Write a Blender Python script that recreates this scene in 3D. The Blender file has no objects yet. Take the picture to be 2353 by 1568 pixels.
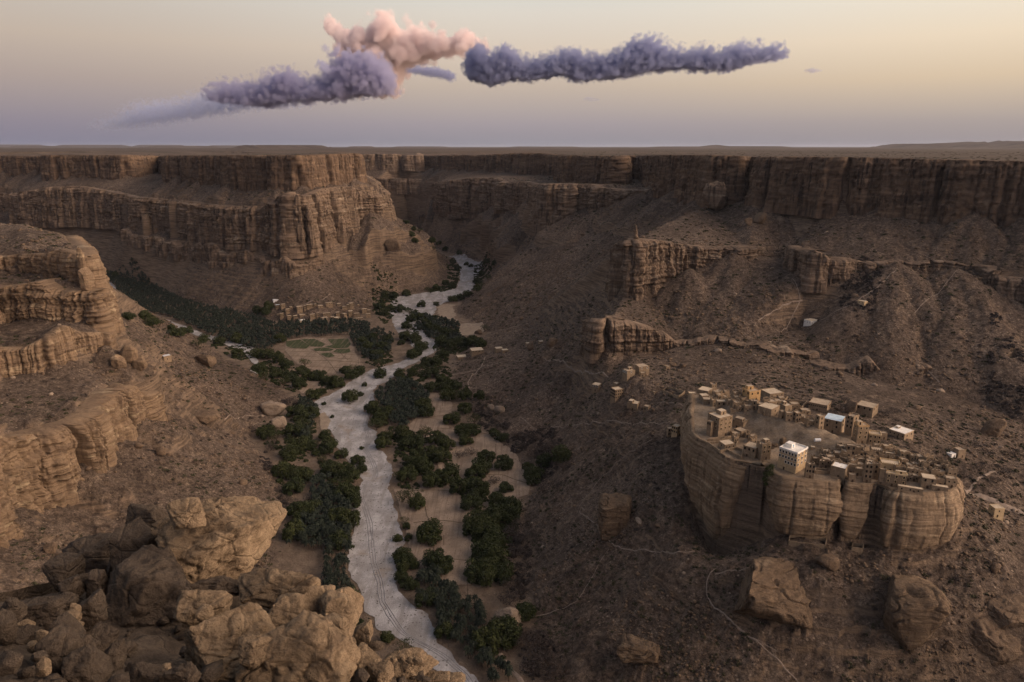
import bpy, bmesh, math, random
import numpy as np
from mathutils import Vector, Matrix
from mathutils.geometry import delaunay_2d_cdt
R = math.radians
SC = bpy.context.scene
COL = SC.collection

# ------------------------------------------------------------------ camera
ZC = 290.0                      # eye height above the wadi floor, metres
FX = 1569.0                     # focal length in units of a 2353 px wide frame (24 mm lens)
PITCH = 15.88
cam_d = bpy.data.cameras.new('camera')
cam_d.sensor_width = 36.0; cam_d.lens = 36.0*FX/2353.0
cam_d.clip_start = 0.5; cam_d.clip_end = 200000.0
cam = bpy.data.objects.new('camera', cam_d); COL.objects.link(cam)
cam.location = (0, 0, ZC); cam.rotation_euler = (R(90-PITCH), 0, 0)
SC.camera = cam

# ------------------------------------------------------------------ view, sky, sun
SC.view_settings.view_transform = 'Standard'
SC.view_settings.look = 'None'
SC.view_settings.exposure = 0.0
SC.view_settings.gamma = 1.0
SC.cycles.max_bounces = 8
SC.cycles.diffuse_bounces = 3
SC.cycles.volume_bounces = 5
SC.cycles.use_denoising = True

def lin(r, g, b):
    f = lambda c: (c/255/12.92) if c/255 <= 0.04045 else ((c/255+0.055)/1.055)**2.4
    return (f(r), f(g), f(b), 1.0)

SUN_AZ, SUN_EL = 86.0, 1.5     # an added range hides this sun from the valley; high cloud still catches it
GLOW = 6.2     # degrees right of the view direction, above the horizon
W = bpy.data.worlds.new('World'); SC.world = W; W.use_nodes = True
nt = W.node_tree; nt.nodes.clear()
def N(t, **kw):
    n = nt.nodes.new(t)
    for k, v in kw.items(): setattr(n, k, v)
    return n
def L(a, b): nt.links.new(a, b)
def ramp(stops, fac):
    r = N('ShaderNodeValToRGB'); r.color_ramp.interpolation = 'EASE' if False else 'LINEAR'
    e = r.color_ramp.elements
    while len(e) < len(stops): e.new(0.5)
    for k, (p, c) in enumerate(stops): e[k].position = p; e[k].color = c
    L(fac, r.inputs[0]); return r.outputs[0]
tc = N('ShaderNodeTexCoord'); sp = N('ShaderNodeSeparateXYZ'); L(tc.outputs['Generated'], sp.inputs[0])
el = N('ShaderNodeMath', operation='MULTIPLY'); L(sp.outputs['Z'], el.inputs[0]); el.inputs[1].default_value = 1.0
elc = N('ShaderNodeClamp'); L(el.outputs[0], elc.inputs[0])
# twilight colours by height of the look direction (sine of elevation): away from, ahead of and towards the sunset
left = ramp([(0.0, lin(122,122,142)), (0.03, lin(140,133,146)), (0.08, lin(172,156,151)), (0.125, lin(193,176,162)), (0.17, lin(196,186,176)), (0.21, lin(186,190,190)), (0.42, lin(168,172,184)), (1.0, lin(134,136,148))], elc.outputs[0])
mid = ramp([(0.0, lin(138,137,148)), (0.03, lin(160,151,157)), (0.08, lin(194,177,163)), (0.125, lin(217,200,183)), (0.17, lin(221,212,200)), (0.21, lin(212,214,208)), (0.42, lin(178,180,188)), (1.0, lin(134,136,148))], elc.outputs[0])
right = ramp([(0.0, lin(142,138,145)), (0.03, lin(166,155,153)), (0.08, lin(216,193,166)), (0.125, lin(236,216,190)), (0.17, lin(237,226,208)), (0.21, lin(228,228,216)), (0.42, lin(206,200,190)), (1.0, lin(134,136,148))], elc.outputs[0])
dim = ramp([(0.0, lin(112,112,130)), (0.1, lin(150,138,142)), (0.2, lin(150,146,150)), (0.5, lin(148,150,166)), (1.0, lin(134,136,148))], elc.outputs[0])
# horizontal direction: x / length(xy)
hl = N('ShaderNodeCombineXYZ'); L(sp.outputs['X'], hl.inputs[0]); L(sp.outputs['Y'], hl.inputs[1])
nm = N('ShaderNodeVectorMath', operation='NORMALIZE'); L(hl.outputs[0], nm.inputs[0])
sp2 = N('ShaderNodeSeparateXYZ'); L(nm.outputs[0], sp2.inputs[0])
def mrange(v, a, b):
    m = N('ShaderNodeMapRange'); m.interpolation_type = 'SMOOTHSTEP'; L(v, m.inputs[0]); m.inputs[1].default_value = a; m.inputs[2].default_value = b; return m.outputs[0]
def mixc(f, a, b):
    m = N('ShaderNodeMix', data_type='RGBA'); L(f, m.inputs[0]); L(a, m.inputs[6]); L(b, m.inputs[7]); return m.outputs[2]
c = mixc(mrange(sp2.outputs['X'], -0.62, 0.0), left, mid)
c = mixc(mrange(sp2.outputs['X'], 0.0, 0.62), c, right)
c = mixc(mrange(sp2.outputs['Y'], 0.1, -0.6), c, dim)
# the after-glow where the sun went down, well to the right of the frame
gv = N('ShaderNodeVectorMath', operation='DOT_PRODUCT'); L(tc.outputs['Generated'], gv.inputs[0]); gv.inputs[1].default_value = (math.sin(R(98))*math.cos(R(13)), math.cos(R(98))*math.cos(R(13)), math.sin(R(13)))
gm = N('ShaderNodeMapRange'); gm.interpolation_type = 'SMOOTHERSTEP'; L(gv.outputs['Value'], gm.inputs[0]); gm.inputs[1].default_value = 0.55; gm.inputs[2].default_value = 1.0
ga = N('ShaderNodeMix', data_type='RGBA', blend_type='ADD'); L(gm.outputs[0], ga.inputs[0]); L(c, ga.inputs[6]); ga.inputs[7].default_value = (GLOW*1.0, GLOW*0.73, GLOW*0.54, 1); ga.clamp_result = False
c = ga.outputs[2]
sky = N('ShaderNodeTexSky', sky_type='NISHITA'); sky.sun_disc = False
sky.sun_elevation = R(1.5); sky.sun_rotation = R(SUN_AZ); sky.altitude = 900
add = N('ShaderNodeMix', data_type='RGBA', blend_type='ADD'); add.inputs[0].default_value = 0.01
L(c, add.inputs[6]); L(sky.outputs[0], add.inputs[7])
bg = N('ShaderNodeBackground'); L(add.outputs[2], bg.inputs[0]); bg.inputs[1].default_value = 1.0
out = N('ShaderNodeOutputWorld'); L(bg.outputs[0], out.inputs[0])

sd = bpy.data.lights.new('sun', 'SUN'); sd.energy = 8.0; sd.angle = R(0.5); sd.color = (1.0, 0.56, 0.36)
so = bpy.data.objects.new('sun', sd); COL.objects.link(so)
so.rotation_euler = (R(90-SUN_EL), 0, R(180-SUN_AZ+0))
_d = Vector((math.sin(R(SUN_AZ))*math.cos(R(SUN_EL)), math.cos(R(SUN_AZ))*math.cos(R(SUN_EL)), math.sin(R(SUN_EL))))
so.rotation_euler = _d.to_track_quat('Z', 'Y').to_euler()

# ------------------------------------------------------------------ picture point -> place
_cp, _sp = math.cos(R(PITCH)), math.sin(R(PITCH))
def ray(px, py):
    xr = (px-1176.5)/FX; up = (784.0-py)/FX
    return np.array([xr, _cp+up*_sp, -_sp+up*_cp])
def at_z(px, py, z):
    d = ray(px, py); t = (z-ZC)/d[2]; return np.array([d[0]*t, d[1]*t, z])
def at_y(px, py, Y):
    d = ray(px, py); t = Y/d[1]; return np.array([d[0]*t, Y, ZC+d[2]*t])
def at_yz(px, Y, z):
    dep = Y*_cp+(ZC-z)*_sp; return np.array([(px-1176.5)/FX*dep, Y, z])

# ------------------------------------------------------------------ noise in numpy
_rs = np.random.RandomState(7)
_perm = _rs.permutation(256).astype(np.int32); _perm = np.concatenate([_perm, _perm])
_g = _rs.normal(size=(256, 3)); _g /= np.linalg.norm(_g, axis=1)[:, None]; _g = _g.astype(np.float32)
def noise3(x, y, z):
    x = np.asarray(x, np.float32); y = np.asarray(y, np.float32)+x*0; z = np.asarray(z, np.float32)+x*0
    xi = np.floor(x).astype(np.int32); yi = np.floor(y).astype(np.int32); zi = np.floor(z).astype(np.int32)
    xf = x-xi; yf = y-yi; zf = z-zi
    u = xf*xf*xf*(xf*(xf*6-15)+10); v = yf*yf*yf*(yf*(yf*6-15)+10); w = zf*zf*zf*(zf*(zf*6-15)+10)
    xi &= 255; yi &= 255; zi &= 255
    def gr(a, b, c):
        h = _perm[_perm[_perm[(xi+a) & 255]+((yi+b) & 255)]+((zi+c) & 255)]
        g = _g[h]; return g[..., 0]*(xf-a)+g[..., 1]*(yf-b)+g[..., 2]*(zf-c)
    def lp(a, b, t): return a+(b-a)*t
    return 1.6*lp(lp(lp(gr(0,0,0), gr(1,0,0), u), lp(gr(0,1,0), gr(1,1,0), u), v),
              lp(lp(gr(0,0,1), gr(1,0,1), u), lp(gr(0,1,1), gr(1,1,1), u), v), w)
def fbm(x, y, z, octv=4, gain=0.5, ridge=False):
    s = 0; a = 1.0; f = 1.0
    for k in range(octv):
        n = noise3(x*f+17.3*k, y*f-9.1*k, z*f+4.7*k)
        if ridge: n = 1-2*np.abs(n)
        s = s+a*n; a *= gain; f *= 2.03
    return s
def sst(a, b, x):
    t = np.clip((x-a)/(b-a), 0, 1); return t*t*(3-2*t)

# ------------------------------------------------------------------ object helpers
def tag(o, label=None, cat=None, group=None, kind=None):
    if label: o['label'] = label
    if cat: o['category'] = cat
    if group: o['group'] = group
    if kind: o['kind'] = kind
    return o
def empty(name, loc, rz=0.0):
    o = bpy.data.objects.new(name, None); COL.objects.link(o); o.location = loc; o.rotation_euler = (0, 0, rz); o.empty_display_size = 0.5
    return o
def mesh_obj(name, V, F, mat, parent=None, smooth=False, loc=None, rz=0.0):
    me = bpy.data.meshes.new(name)
    V = np.asarray(V, np.float32).reshape(-1, 3)
    if isinstance(F, np.ndarray):
        k = F.shape[1]; me.vertices.add(len(V)); me.vertices.foreach_set('co', V.ravel())
        me.loops.add(F.size); me.loops.foreach_set('vertex_index', F.astype(np.int32).ravel())
        me.polygons.add(len(F)); me.polygons.foreach_set('loop_start', np.arange(0, F.size, k, dtype=np.int32))
        me.update(calc_edges=True)
    else:
        me.from_pydata([tuple(v) for v in V], [], F); me.update()
    if smooth: me.polygons.foreach_set('use_smooth', np.ones(len(me.polygons), bool))
    if isinstance(mat, (list, tuple)):
        for m in mat: me.materials.append(m)
    elif mat: me.materials.append(mat)
    o = bpy.data.objects.new(name, me); COL.objects.link(o)
    if parent: o.parent = parent
    if loc is not None: o.location = loc
    o.rotation_euler = (0, 0, rz)
    return o
def grid_faces(nr, nc, wrap=False):
    i = np.arange(nr-1)[:, None]*nc; j = np.arange(nc if wrap else nc-1)[None, :]; j2 = (j+1) % nc
    return np.stack([i+j, i+j2, i+nc+j2, i+nc+j], -1).reshape(-1, 4)
def copy_tree(o, parent=None):
    c = o.copy(); COL.objects.link(c); c.parent = parent
    for ch in CH.get(o.name, []): copy_tree(ch, c)
    return c
CH = {}
def adopt(root, *kids): CH.setdefault(root.name, []).extend(kids)

# ------------------------------------------------------------------ materials
def newmat(name, rough=0.95):
    m = bpy.data.materials.new(name); m.use_nodes = True; t = m.node_tree
    b = t.nodes['Principled BSDF']; b.inputs['Roughness'].default_value = rough
    b.inputs['Specular IOR Level'].default_value = 0.15
    return m, t, b
class NB:
    def __init__(s, t): s.t = t
    def n(s, ty, **kw):
        n = s.t.nodes.new(ty)
        for k, v in kw.items(): setattr(n, k, v)
        return n
    def l(s, a, b): s.t.links.new(a, b)
    def pos(s, sx=1, sy=1, sz=1, obj=False):
        if obj: g = s.n('ShaderNodeTexCoord').outputs['Object']
        else: g = s.n('ShaderNodeNewGeometry').outputs['Position']
        m = s.n('ShaderNodeVectorMath', operation='MULTIPLY'); s.l(g, m.inputs[0]); m.inputs[1].default_value = (sx, sy, sz); return m.outputs[0]
    def noise(s, vec, scale=1, detail=4, rough=0.55, out='Fac', dist=0.0):
        n = s.n('ShaderNodeTexNoise'); s.l(vec, n.inputs['Vector']); n.inputs['Scale'].default_value = scale; n.inputs['Detail'].default_value = detail; n.inputs['Roughness'].default_value = rough; n.inputs['Distortion'].default_value = dist
        return n.outputs[out]
    def voro(s, vec, scale=1, feature='F1', out='Distance', rnd=1.0):
        n = s.n('ShaderNodeTexVoronoi', feature=feature); s.l(vec, n.inputs['Vector']); n.inputs['Scale'].default_value = scale; n.inputs['Randomness'].default_value = rnd
        return n.outputs[out]
    def rng(s, v, a, b, c=0.0, d=1.0):
        m = s.n('ShaderNodeMapRange'); s.l(v, m.inputs[0]); m.inputs[1].default_value = a; m.inputs[2].default_value = b; m.inputs[3].default_value = c; m.inputs[4].default_value = d; return m.outputs[0]
    def math(s, op, a, b):
        m = s.n('ShaderNodeMath', operation=op)
        for i, v in ((0, a), (1, b)):
            if hasattr(v, 'is_linked') or hasattr(v, 'links'): s.l(v, m.inputs[i])
            else: m.inputs[i].default_value = v
        return m.outputs[0]
    def mix(s, f, a, b, blend='MIX'):
        m = s.n('ShaderNodeMix', data_type='RGBA', blend_type=blend)
        for i, v in ((0, f), (6, a), (7, b)):
            if hasattr(v, 'links'): s.l(v, m.inputs[i])
            elif i == 0: m.inputs[0].default_value = v
            else: m.inputs[i].default_value = (*v[:3], 1)
        return m.outputs[2]
    def bump(s, h, strength, dist):
        n = s.n('ShaderNodeBump'); s.l(h, n.inputs['Height']); n.inputs['Strength'].default_value = strength; n.inputs['Distance'].default_value = dist; return n.outputs[0]

def rock_mat(name, light, base, dark, pale, streak=0.5, band=(0.02, 0.35), scale=1.0, bumpd=1.0):
    """layered desert rock: colour follows the beds in Z, with dark varnish streaks running down"""
    m, t, b = newmat(name); q = NB(t)
    beds = q.noise(q.pos(band[0], band[0], band[1]), 1*scale, 5, 0.65)
    blot = q.noise(q.pos(), 0.035*scale, 5, 0.6)
    col = q.mix(q.rng(beds, 0.36, 0.64), base, light)
    pm = q.noise(q.pos(0.02, 0.02, 0.12), 1*scale, 3, 0.5)
    col = q.mix(q.rng(pm, 0.60, 0.68, 0, 0.8), col, pale)
    st = q.noise(q.pos(0.22, 0.22, 0.018), 1*scale, 5, 0.6, dist=0.4)
    sm = q.math('MULTIPLY', q.rng(st, 0.46, 0.62), q.rng(blot, 0.38, 0.58, 0.1, 1.0))
    col = q.mix(q.math('MULTIPLY', sm, streak), col, dark)
    fine = q.noise(q.pos(), 1.3*scale, 6, 0.7)
    col = q.mix(q.rng(fine, 0.25, 0.75, 0.0, 0.65), col, q.mix(1.0, col, (0.35, 0.33, 0.31), 'MULTIPLY'))
    q.l(col, b.inputs['Base Color'])
    h = q.math('ADD', q.math('MULTIPLY', beds, 1.6), q.math('ADD', q.math('MULTIPLY', fine, 0.6), q.math('MULTIPLY', q.noise(q.pos(), 0.3*scale, 6, 0.7), 1.2)))
    q.l(q.bump(h, 1.0, bumpd*1.4), b.inputs['Normal'])
    return m
M = {}
M['rock'] = rock_mat('cliff_rock', (0.32, 0.232, 0.165), (0.18, 0.132, 0.097), (0.042, 0.032, 0.027), (0.44, 0.35, 0.26), streak=0.85)
M['rock_warm'] = rock_mat('near_cliff_rock', (0.33, 0.235, 0.152), (0.20, 0.14, 0.095), (0.06, 0.042, 0.032), (0.46, 0.36, 0.24), streak=0.5, scale=1.6, bumpd=0.6)
M['rock_dark'] = rock_mat('varnished_rock', (0.22, 0.15, 0.10), (0.13, 0.09, 0.064), (0.038, 0.028, 0.024), (0.31, 0.22, 0.15), streak=0.95, band=(0.015, 0.12))
M['rock_village'] = rock_mat('village_rock', (0.38, 0.28, 0.185), (0.24, 0.172, 0.115), (0.075, 0.054, 0.04), (0.48, 0.37, 0.25), streak=0.55, scale=2.2, bumpd=0.5)

M['block_rock'] = rock_mat('block_rock', (0.23, 0.165, 0.11), (0.15, 0.107, 0.073), (0.055, 0.04, 0.031), (0.30, 0.225, 0.155), streak=0.6, scale=2.0, bumpd=0.6)
# ------------------------------------------------------------------ the survey: cliff lines and slopes
# cliff stations: (px, y of the top, y of the foot, distance ahead in metres) or ('w', px, distance, z top, z foot)
CL = {}
CL['upper_mesa'] = [(-200,358,398,2250),(0,358,399,2180),(104,359,400,2100),(112,357,409,1900),(200,357,410,1860),(290,357,410,1820),(318,358,404,1880),(350,358,397,2000),(378,359,394,2040),(390,359,408,1800),(396,358,416,1640),(450,358,418,1560),(520,358,422,1480),(535,357,424,1430),(600,357,428,1390),(660,357,432,1345),(684,357,434,1330),(702,357,432,1350),(760,355,427,1420),(816,353,417,1490),('w',822,1560,272,220),('w',815,1720,272,220),('w',800,2050,272,222),('w',785,2500,270,222),('w',779,2700,270,222)]
CL['lower_mesa'] = [(-200,446,480,2150),(0,444,482,2080),(38,444,484,2040),(47,444,510,1860),(120,430,513,1800),(190,428,510,1770),(265,440,517,1690),(313,452,527,1600),(383,458,531,1535),(450,464,540,1440),(512,472,552,1370),(545,474,560,1330),(610,474,562,1300),(645,460,569,1285),(675,440,577,1275),(700,452,573,1285),(741,436,556,1330),(783,430,531,1390),(811,430,513,1430),(842,440,508,1450),(868,447,505,1475),(880,450,508,1530),('w',876,1640,190,128),('w',866,1900,190,130),('w',850,2350,190,140),('w',838,2600,188,150)]
CL['foot_mesa'] = [(286,522,540,1575),(300,526,556,1545),(330,535,560,1515),(385,551,583,1460),(452,555,593,1390),(515,562,605,1325),(574,576,607,1288),(610,586,619,1262),(661,590,635,1232),(684,590,632,1232),(717,592,618,1262),(748,586,600,1292)]
CL['upper_far'] = [(776,356,392,2780),(820,355,391,2740),(905,354,391,2720),(925,356,386,2760),(938,357,387,2720),(962,357,388,2730),(966,358,384,2830),('w',962,3100,264,205)]
CL['lower_far'] = [(838,411,428,2640),(870,411,440,2600),(920,411,440,2580),(975,412,440,2580),(998,416,440,2600),(1003,418,436,2700),('w',998,3050,180,120)]
CL['upper_right'] = [(966,358,380,2950),(1000,358,384,2750),(1040,357,390,2450),(1100,357,393,2330),(1188,352,397,2200),(1198,352,400,2050),(1255,353,401,1950),(1288,357,403,1880),(1300,358,418,1590),(1350,358,423,1520),(1422,359,423,1470),(1434,358,412,1640),(1470,358,410,1690),(1500,358,420,1480),(1513,357,433,1315),(1580,357,450,1200),(1640,357,468,1095),(1690,359,470,1075),(1708,362,446,1190),(1736,362,444,1190),(1750,361,464,1005),(1850,361,475,945),(1925,362,484,905),(2020,363,487,885),(2120,366,495,850),(2220,368,503,820),(2353,372,507,790),(2500,378,515,750),(2800,390,530,700)]
CL['lower_right'] = [(1005,420,461,2350),(1012,418,470,2280),(1036,416,492,2100),(1090,409,494,2020),(1148,409,490,1950),(1158,421,483,1800),(1210,417,490,1710),(1245,425,508,1560),(1262,423,525,1440),(1305,423,515,1420),(1320,423,500,1430),(1368,425,496,1400),(1385,433,492,1370),(1437,435,486,1330),(1468,436,470,1320),(1500,436,452,1290)]
CL['mid_right'] = [(1430,560,640,850),(1437,552,680,800),(1460,548,676,802),(1475,550,672,808),(1520,554,658,825),(1555,560,643,832),(1588,565,628,838),(1627,568,606,842),(1660,567,592,848),(1700,566,588,850),(1720,566,582,880)]
CL['gully_right'] = [(1815,560,580,900),(1822,569,610,815),(1865,576,650,752),(1915,585,645,750),(1960,590,626,755),(2020,597,613,760),(2115,597,619,750),(2215,604,620,740),(2250,610,640,728),(2275,612,690,700),(2353,614,700,690),(2500,620,715,650)]
CL['ledge_right'] = [(1376,735,790,720),(1383,732,808,690),(1420,738,809,690),(1460,745,808,692),(1495,752,803,695),(1512,764,798,698),(1560,768,790,698),(1620,774,787,692),(1720,780,791,676),(1780,793,806,655),(1875,797,826,650),(1893,799,843,632),(1950,812,850,624),(2025,822,870,617),(2110,830,869,621),(2160,836,868,621),(2185,842,880,618),(2250,842,900,607),(2325,846,928,592),(2345,860,925,640),(2420,880,930,660)]
CL['near_top'] = [(-200,545,650,560),(-60,580,640,640),(0,590,621,690),(60,585,632,675),(110,583,640,655),(150,574,650,638),(174,577,652,628),(205,592,655,621),(214,625,660,640),('w',206,700,190,150),('w',170,800,190,150)]
CL['near_second'] = [(-200,700,800,480),(0,660,740,612),(60,655,738,605),(105,645,735,600),(150,668,742,600),(185,668,745,598),(226,672,750,596),(233,678,738,618),('w',226,690,160,110),('w',200,800,160,110)]
CL['near_third'] = [(-100,800,880,480),(0,800,862,520),(60,800,852,526),(105,778,848,530),(150,748,832,543),(165,752,822,552),(185,764,824,555),(243,765,812,572),(256,770,800,600)]
CL['near_foot'] = [(-120,985,1260,340),(0,1005,1205,395),(60,1000,1140,425),(110,990,1122,433),(160,975,1085,447),(205,950,1050,463),(250,900,987,508),(290,885,966,532),(322,900,960,540),(335,915,948,560)]
def broken(x, y, amt):
    f_ = float(noise3(np.array([x/38.0]), np.array([y/38.0]), np.array([4.2]))[0])+0.5*float(noise3(np.array([x/15.0]), np.array([y/15.0]), np.array([1.2]))[0])
    return 1-amt*min(max(0.45-f_*1.5, 0), 1)
def stations(st):
    T, B = [], []
    for s in st:
        if s[0] == 'w':
            T.append(at_yz(s[1], s[2], s[3])); B.append(at_yz(s[1], s[2], s[4]))
        else:
            T.append(at_y(s[0], s[1], s[3])); B.append(at_y(s[0], s[2], s[3]))
        T[-1][0] = B[-1][0] = 0.5*(T[-1][0]+B[-1][0])      # a cliff stands plumb
    return np.array(T), np.array(B)
def breakup(nme, T, B):
    amt = {'ledge_right': 0.75, 'gully_right': 0.3, 'foot_mesa': 0.5, 'mid_right': 0.0}.get(nme, 0)
    if not amt: return T, B
    P, Q, u = resample(T, B, 6.0)
    for i in range(len(P)):
        if nme == 'ledge_right' and P[i, 0] < 152: continue
        P[i, 2] = Q[i, 2]+(P[i, 2]-Q[i, 2])*broken(P[i, 0], P[i, 1], amt)
    return P, Q
def resample(P, Q, ds, closed=False):
    """walk along P evenly (spacing ds), carrying Q along; corners are rounded a little"""
    if closed: P = np.vstack([P, P[:1]]); Q = np.vstack([Q, Q[:1]])
    seg = np.linalg.norm(np.diff(P[:, :2], axis=0), axis=1); s = np.concatenate([[0], np.cumsum(seg)])
    n = max(int(s[-1]/ds), 4); u = np.linspace(0, s[-1], n+(0 if not closed else 1))
    if closed: u = u[:-1]
    f = lambda A: np.stack([np.interp(u, s, A[:, k]) for k in range(3)], 1)
    return f(P), f(Q), u
def smooth1(A, k, closed=False):
    if k < 1: return A
    ker = np.hanning(2*k+3)[1:-1]; ker /= ker.sum()
    if closed: Ap = np.concatenate([A[-k:], A, A[:k]])
    else: Ap = np.concatenate([np.repeat(A[:1], k, 0), A, np.repeat(A[-1:], k, 0)])
    return np.stack([np.convolve(Ap[:, i], ker, 'valid') for i in range(A.shape[1])], 1)
def normals2(P, closed=False):
    if closed: t = np.roll(P, -1, 0)-np.roll(P, 1, 0)
    else: t = np.gradient(P, axis=0)
    n = np.stack([t[:, 1], -t[:, 0]], 1); return n/np.maximum(np.linalg.norm(n, axis=1), 1e-6)[:, None]

CTRL = []   # control points of the ground
def addp(a): CTRL.extend([tuple(p) for p in np.atleast_2d(a)])
for nme, st in CL.items():
    T, B = breakup(nme, *stations(st))
    P, Q, u = resample(T, B, 7.0 if T[:, 1].mean() < 1000 else 11.0)
    P = smooth1(P, 1); Q = smooth1(Q, 1); n = normals2(P)
    Tt = P.copy(); Tt[:, :2] -= n*5; Bb = Q.copy(); Bb[:, :2] += n*3
    addp(Tt); addp(Bb)
def zl(pts, z):
    A = []
    for p in pts: A.append(at_z(p[0], p[1], p[2] if len(p) > 2 else z))
    A = np.array(A); P, _, _ = resample(A, A, 14.0); addp(P)
zl([(640,1600),(640,1330),(650,1200),(667,1156),(640,1110),(620,1077),(588,1027),(565,1000),(600,985),(645,975),(690,950),(672,918),(657,895),(625,882)], 2)
zl([(600,862),(574,848),(530,830),(490,805),(440,785),(385,760),(330,733),(280,702),(240,688),(222,672)], 2)
zl([(60,602),(150,610),(216,618),(278,639),(362,660),(418,687),(522,715),(592,726),(620,743),(700,741),(780,740),(860,735),(857,715),(870,690),(912,680),(989,666),(1023,639),(1037,600),(1002,583),(960,562),(933,545),(905,523)], 3)
zl([(1230,1600),(1200,1500),(1186,1460),(1227,1401),(1216,1325),(1221,1246),(1190,1193),(1201,1159),(1221,1126),(1201,1060),(1175,1034),(1135,1004),(1096,958),(1043,902),(1030,856),(1036,836),(1062,800),(1128,766),(1114,757),(1051,740),(1044,712),(1072,677),(1121,656),(1104,621),(1107,600),(1048,586),(1003,573),(978,552),(950,531),(925,512)], 2)
# wadi bed, a little lower than its banks
zl([(1040,1600),(960,1480),(880,1380),(860,1250),(860,1100),(830,1000),(790,930),(840,880),(900,850),(975,800),(930,760),(930,710),(1050,680),(1085,620),(1070,598),(1000,578),(985,572),(955,550),(935,532)], -0.5)
zl([(223,648),(262,672),(300,700),(350,727),(400,745),(450,768),(490,788),(560,805)], 0)
addp([at_yz(905,2480,60),at_yz(960,2480,45),at_yz(1000,2450,40),at_yz(1004,2800,60)])
# slopes between (px, py, z)
for p in [(1450,870,83),(1500,1000,75),(1400,1000,50),(1300,1000,28),(1500,1100,70),(1400,1200,43),(1550,1200,62),(1300,1250,20),(1450,1400,30),(1300,1420,10),
          (1600,1300,58),(1730,1300,66),(1600,1450,38),(1850,1450,50),(2150,1450,55),(2350,1450,52),(1600,1600,24),(2000,1600,32),(2400,1600,30),(1300,1600,4),(2600,1450,50),
          (2250,1330,70),(2020,1340,70),(1850,1330,70),(1300,900,32),(1200,900,18),(1250,800,38),(1200,740,26),(1400,900,66),
          (2280,1240,80),(2350,1290,73),(2283,1180,62),(2220,1130,66),(2353,1185,58),(2280,1050,72),(2330,965,66),(2500,1200,55),(2500,1100,55),
          (2150,905,80),(2000,900,88),(2200,1040,80),(1900,900,92),(1750,860,92),(1900,950,92),(2070,1000,90),(2130,1010,86),(1800,930,94),(1680,880,93),(1560,930,86),(1560,880,86),
          (1570,960,84),(1550,1000,80),(1540,1080,72),(1840,690,114),(1862,740,104),(1790,600,148),(1850,790,98),(1812,640,132),
          (400,820,35),(480,838,25),(560,860,13),(620,880,7),(330,850,62),(300,800,85)]:
    addp(at_z(*p))
for p in [(0,506,800),(52,524,760),(87,545,720),(139,566,680),(180,576,655)]: addp(at_y(*p))
addp([(-1000,1500,0),(-1300,1650,0),(-1500,1750,0),(-1350,1850,5),(-520,960,60),(-650,1050,90),(-700,1180,40),(-900,1300,50),(-950,1050,200),(-1050,900,272),(-1400,1100,272),(-1450,1400,200),(-800,720,240),(-900,450,272),(-750,250,272),(-500,50,272),(-430,250,190),(-330,150,180),
      (-60,200,0),(40,210,0),(120,200,10),(-60,120,40),(60,120,40),(-60,62,180),(60,62,180),(-50,30,250),(50,30,250),(0,30,250),(200,150,60),(300,60,160),(0,0,284),(0,-60,286),(-200,-60,280),(300,-100,280),
      (500,200,150),(900,150,272),(1200,350,272),(1300,500,272),(760,420,90),(520,330,60),(420,420,58),(600,480,62),(560,600,90),(1700,600,272),(1800,3300,272),(600,3400,272),(-1500,3400,272),(-1700,2200,272),(-1700,900,272),(-1700,-200,272),(1700,-200,272)])

# village rock: outline of its top (px, py at z 112) and heights of its foot
ZV = 112.0
VR_TOP = [(1590,905),(1585,945),(1586,990),(1600,1008),(1622,1017),(1648,1040),(1670,1054),(1700,1062),(1731,1069),(1757,1076),(1764,1072),(1776,1086),(1800,1096),(1844,1104),(1900,1109),(1930,1111),(1938,1098),(1946,1112),(1985,1114),(2020,1116),(2060,1131),(2120,1136),(2188,1132),(2208,1118),(2196,1096),(2169,1080),(2115,1048),(2056,1030),(2000,1018),(1947,1000),(1866,972),(1822,958),(1757,930),(1700,915),(1650,905)]
VR_FOOT = [80,78,76,64,54,46,42,46,56,66,68,66,70,73,74,74,74,74,73,72,72,73,77,84,90,90,92,93,94,94,95,95,94,90,85]
VT = np.array([at_z(a, b, ZV) for a, b in VR_TOP]); VB = VT.copy(); VB[:, 2] = VR_FOOT
P, Q, _ = resample(VT, VB, 6.0, True); n = normals2(P, True)
cen = P[:, :2].mean(0)
if ((P[:, :2]-cen)*n).sum() < 0: n = -n
A = P.copy(); A[:, :2] -= n*4; A[:, 2] = ZV-1.0; addp(A)
A = Q.copy(); A[:, :2] -= n*1.5; addp(A)

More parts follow.
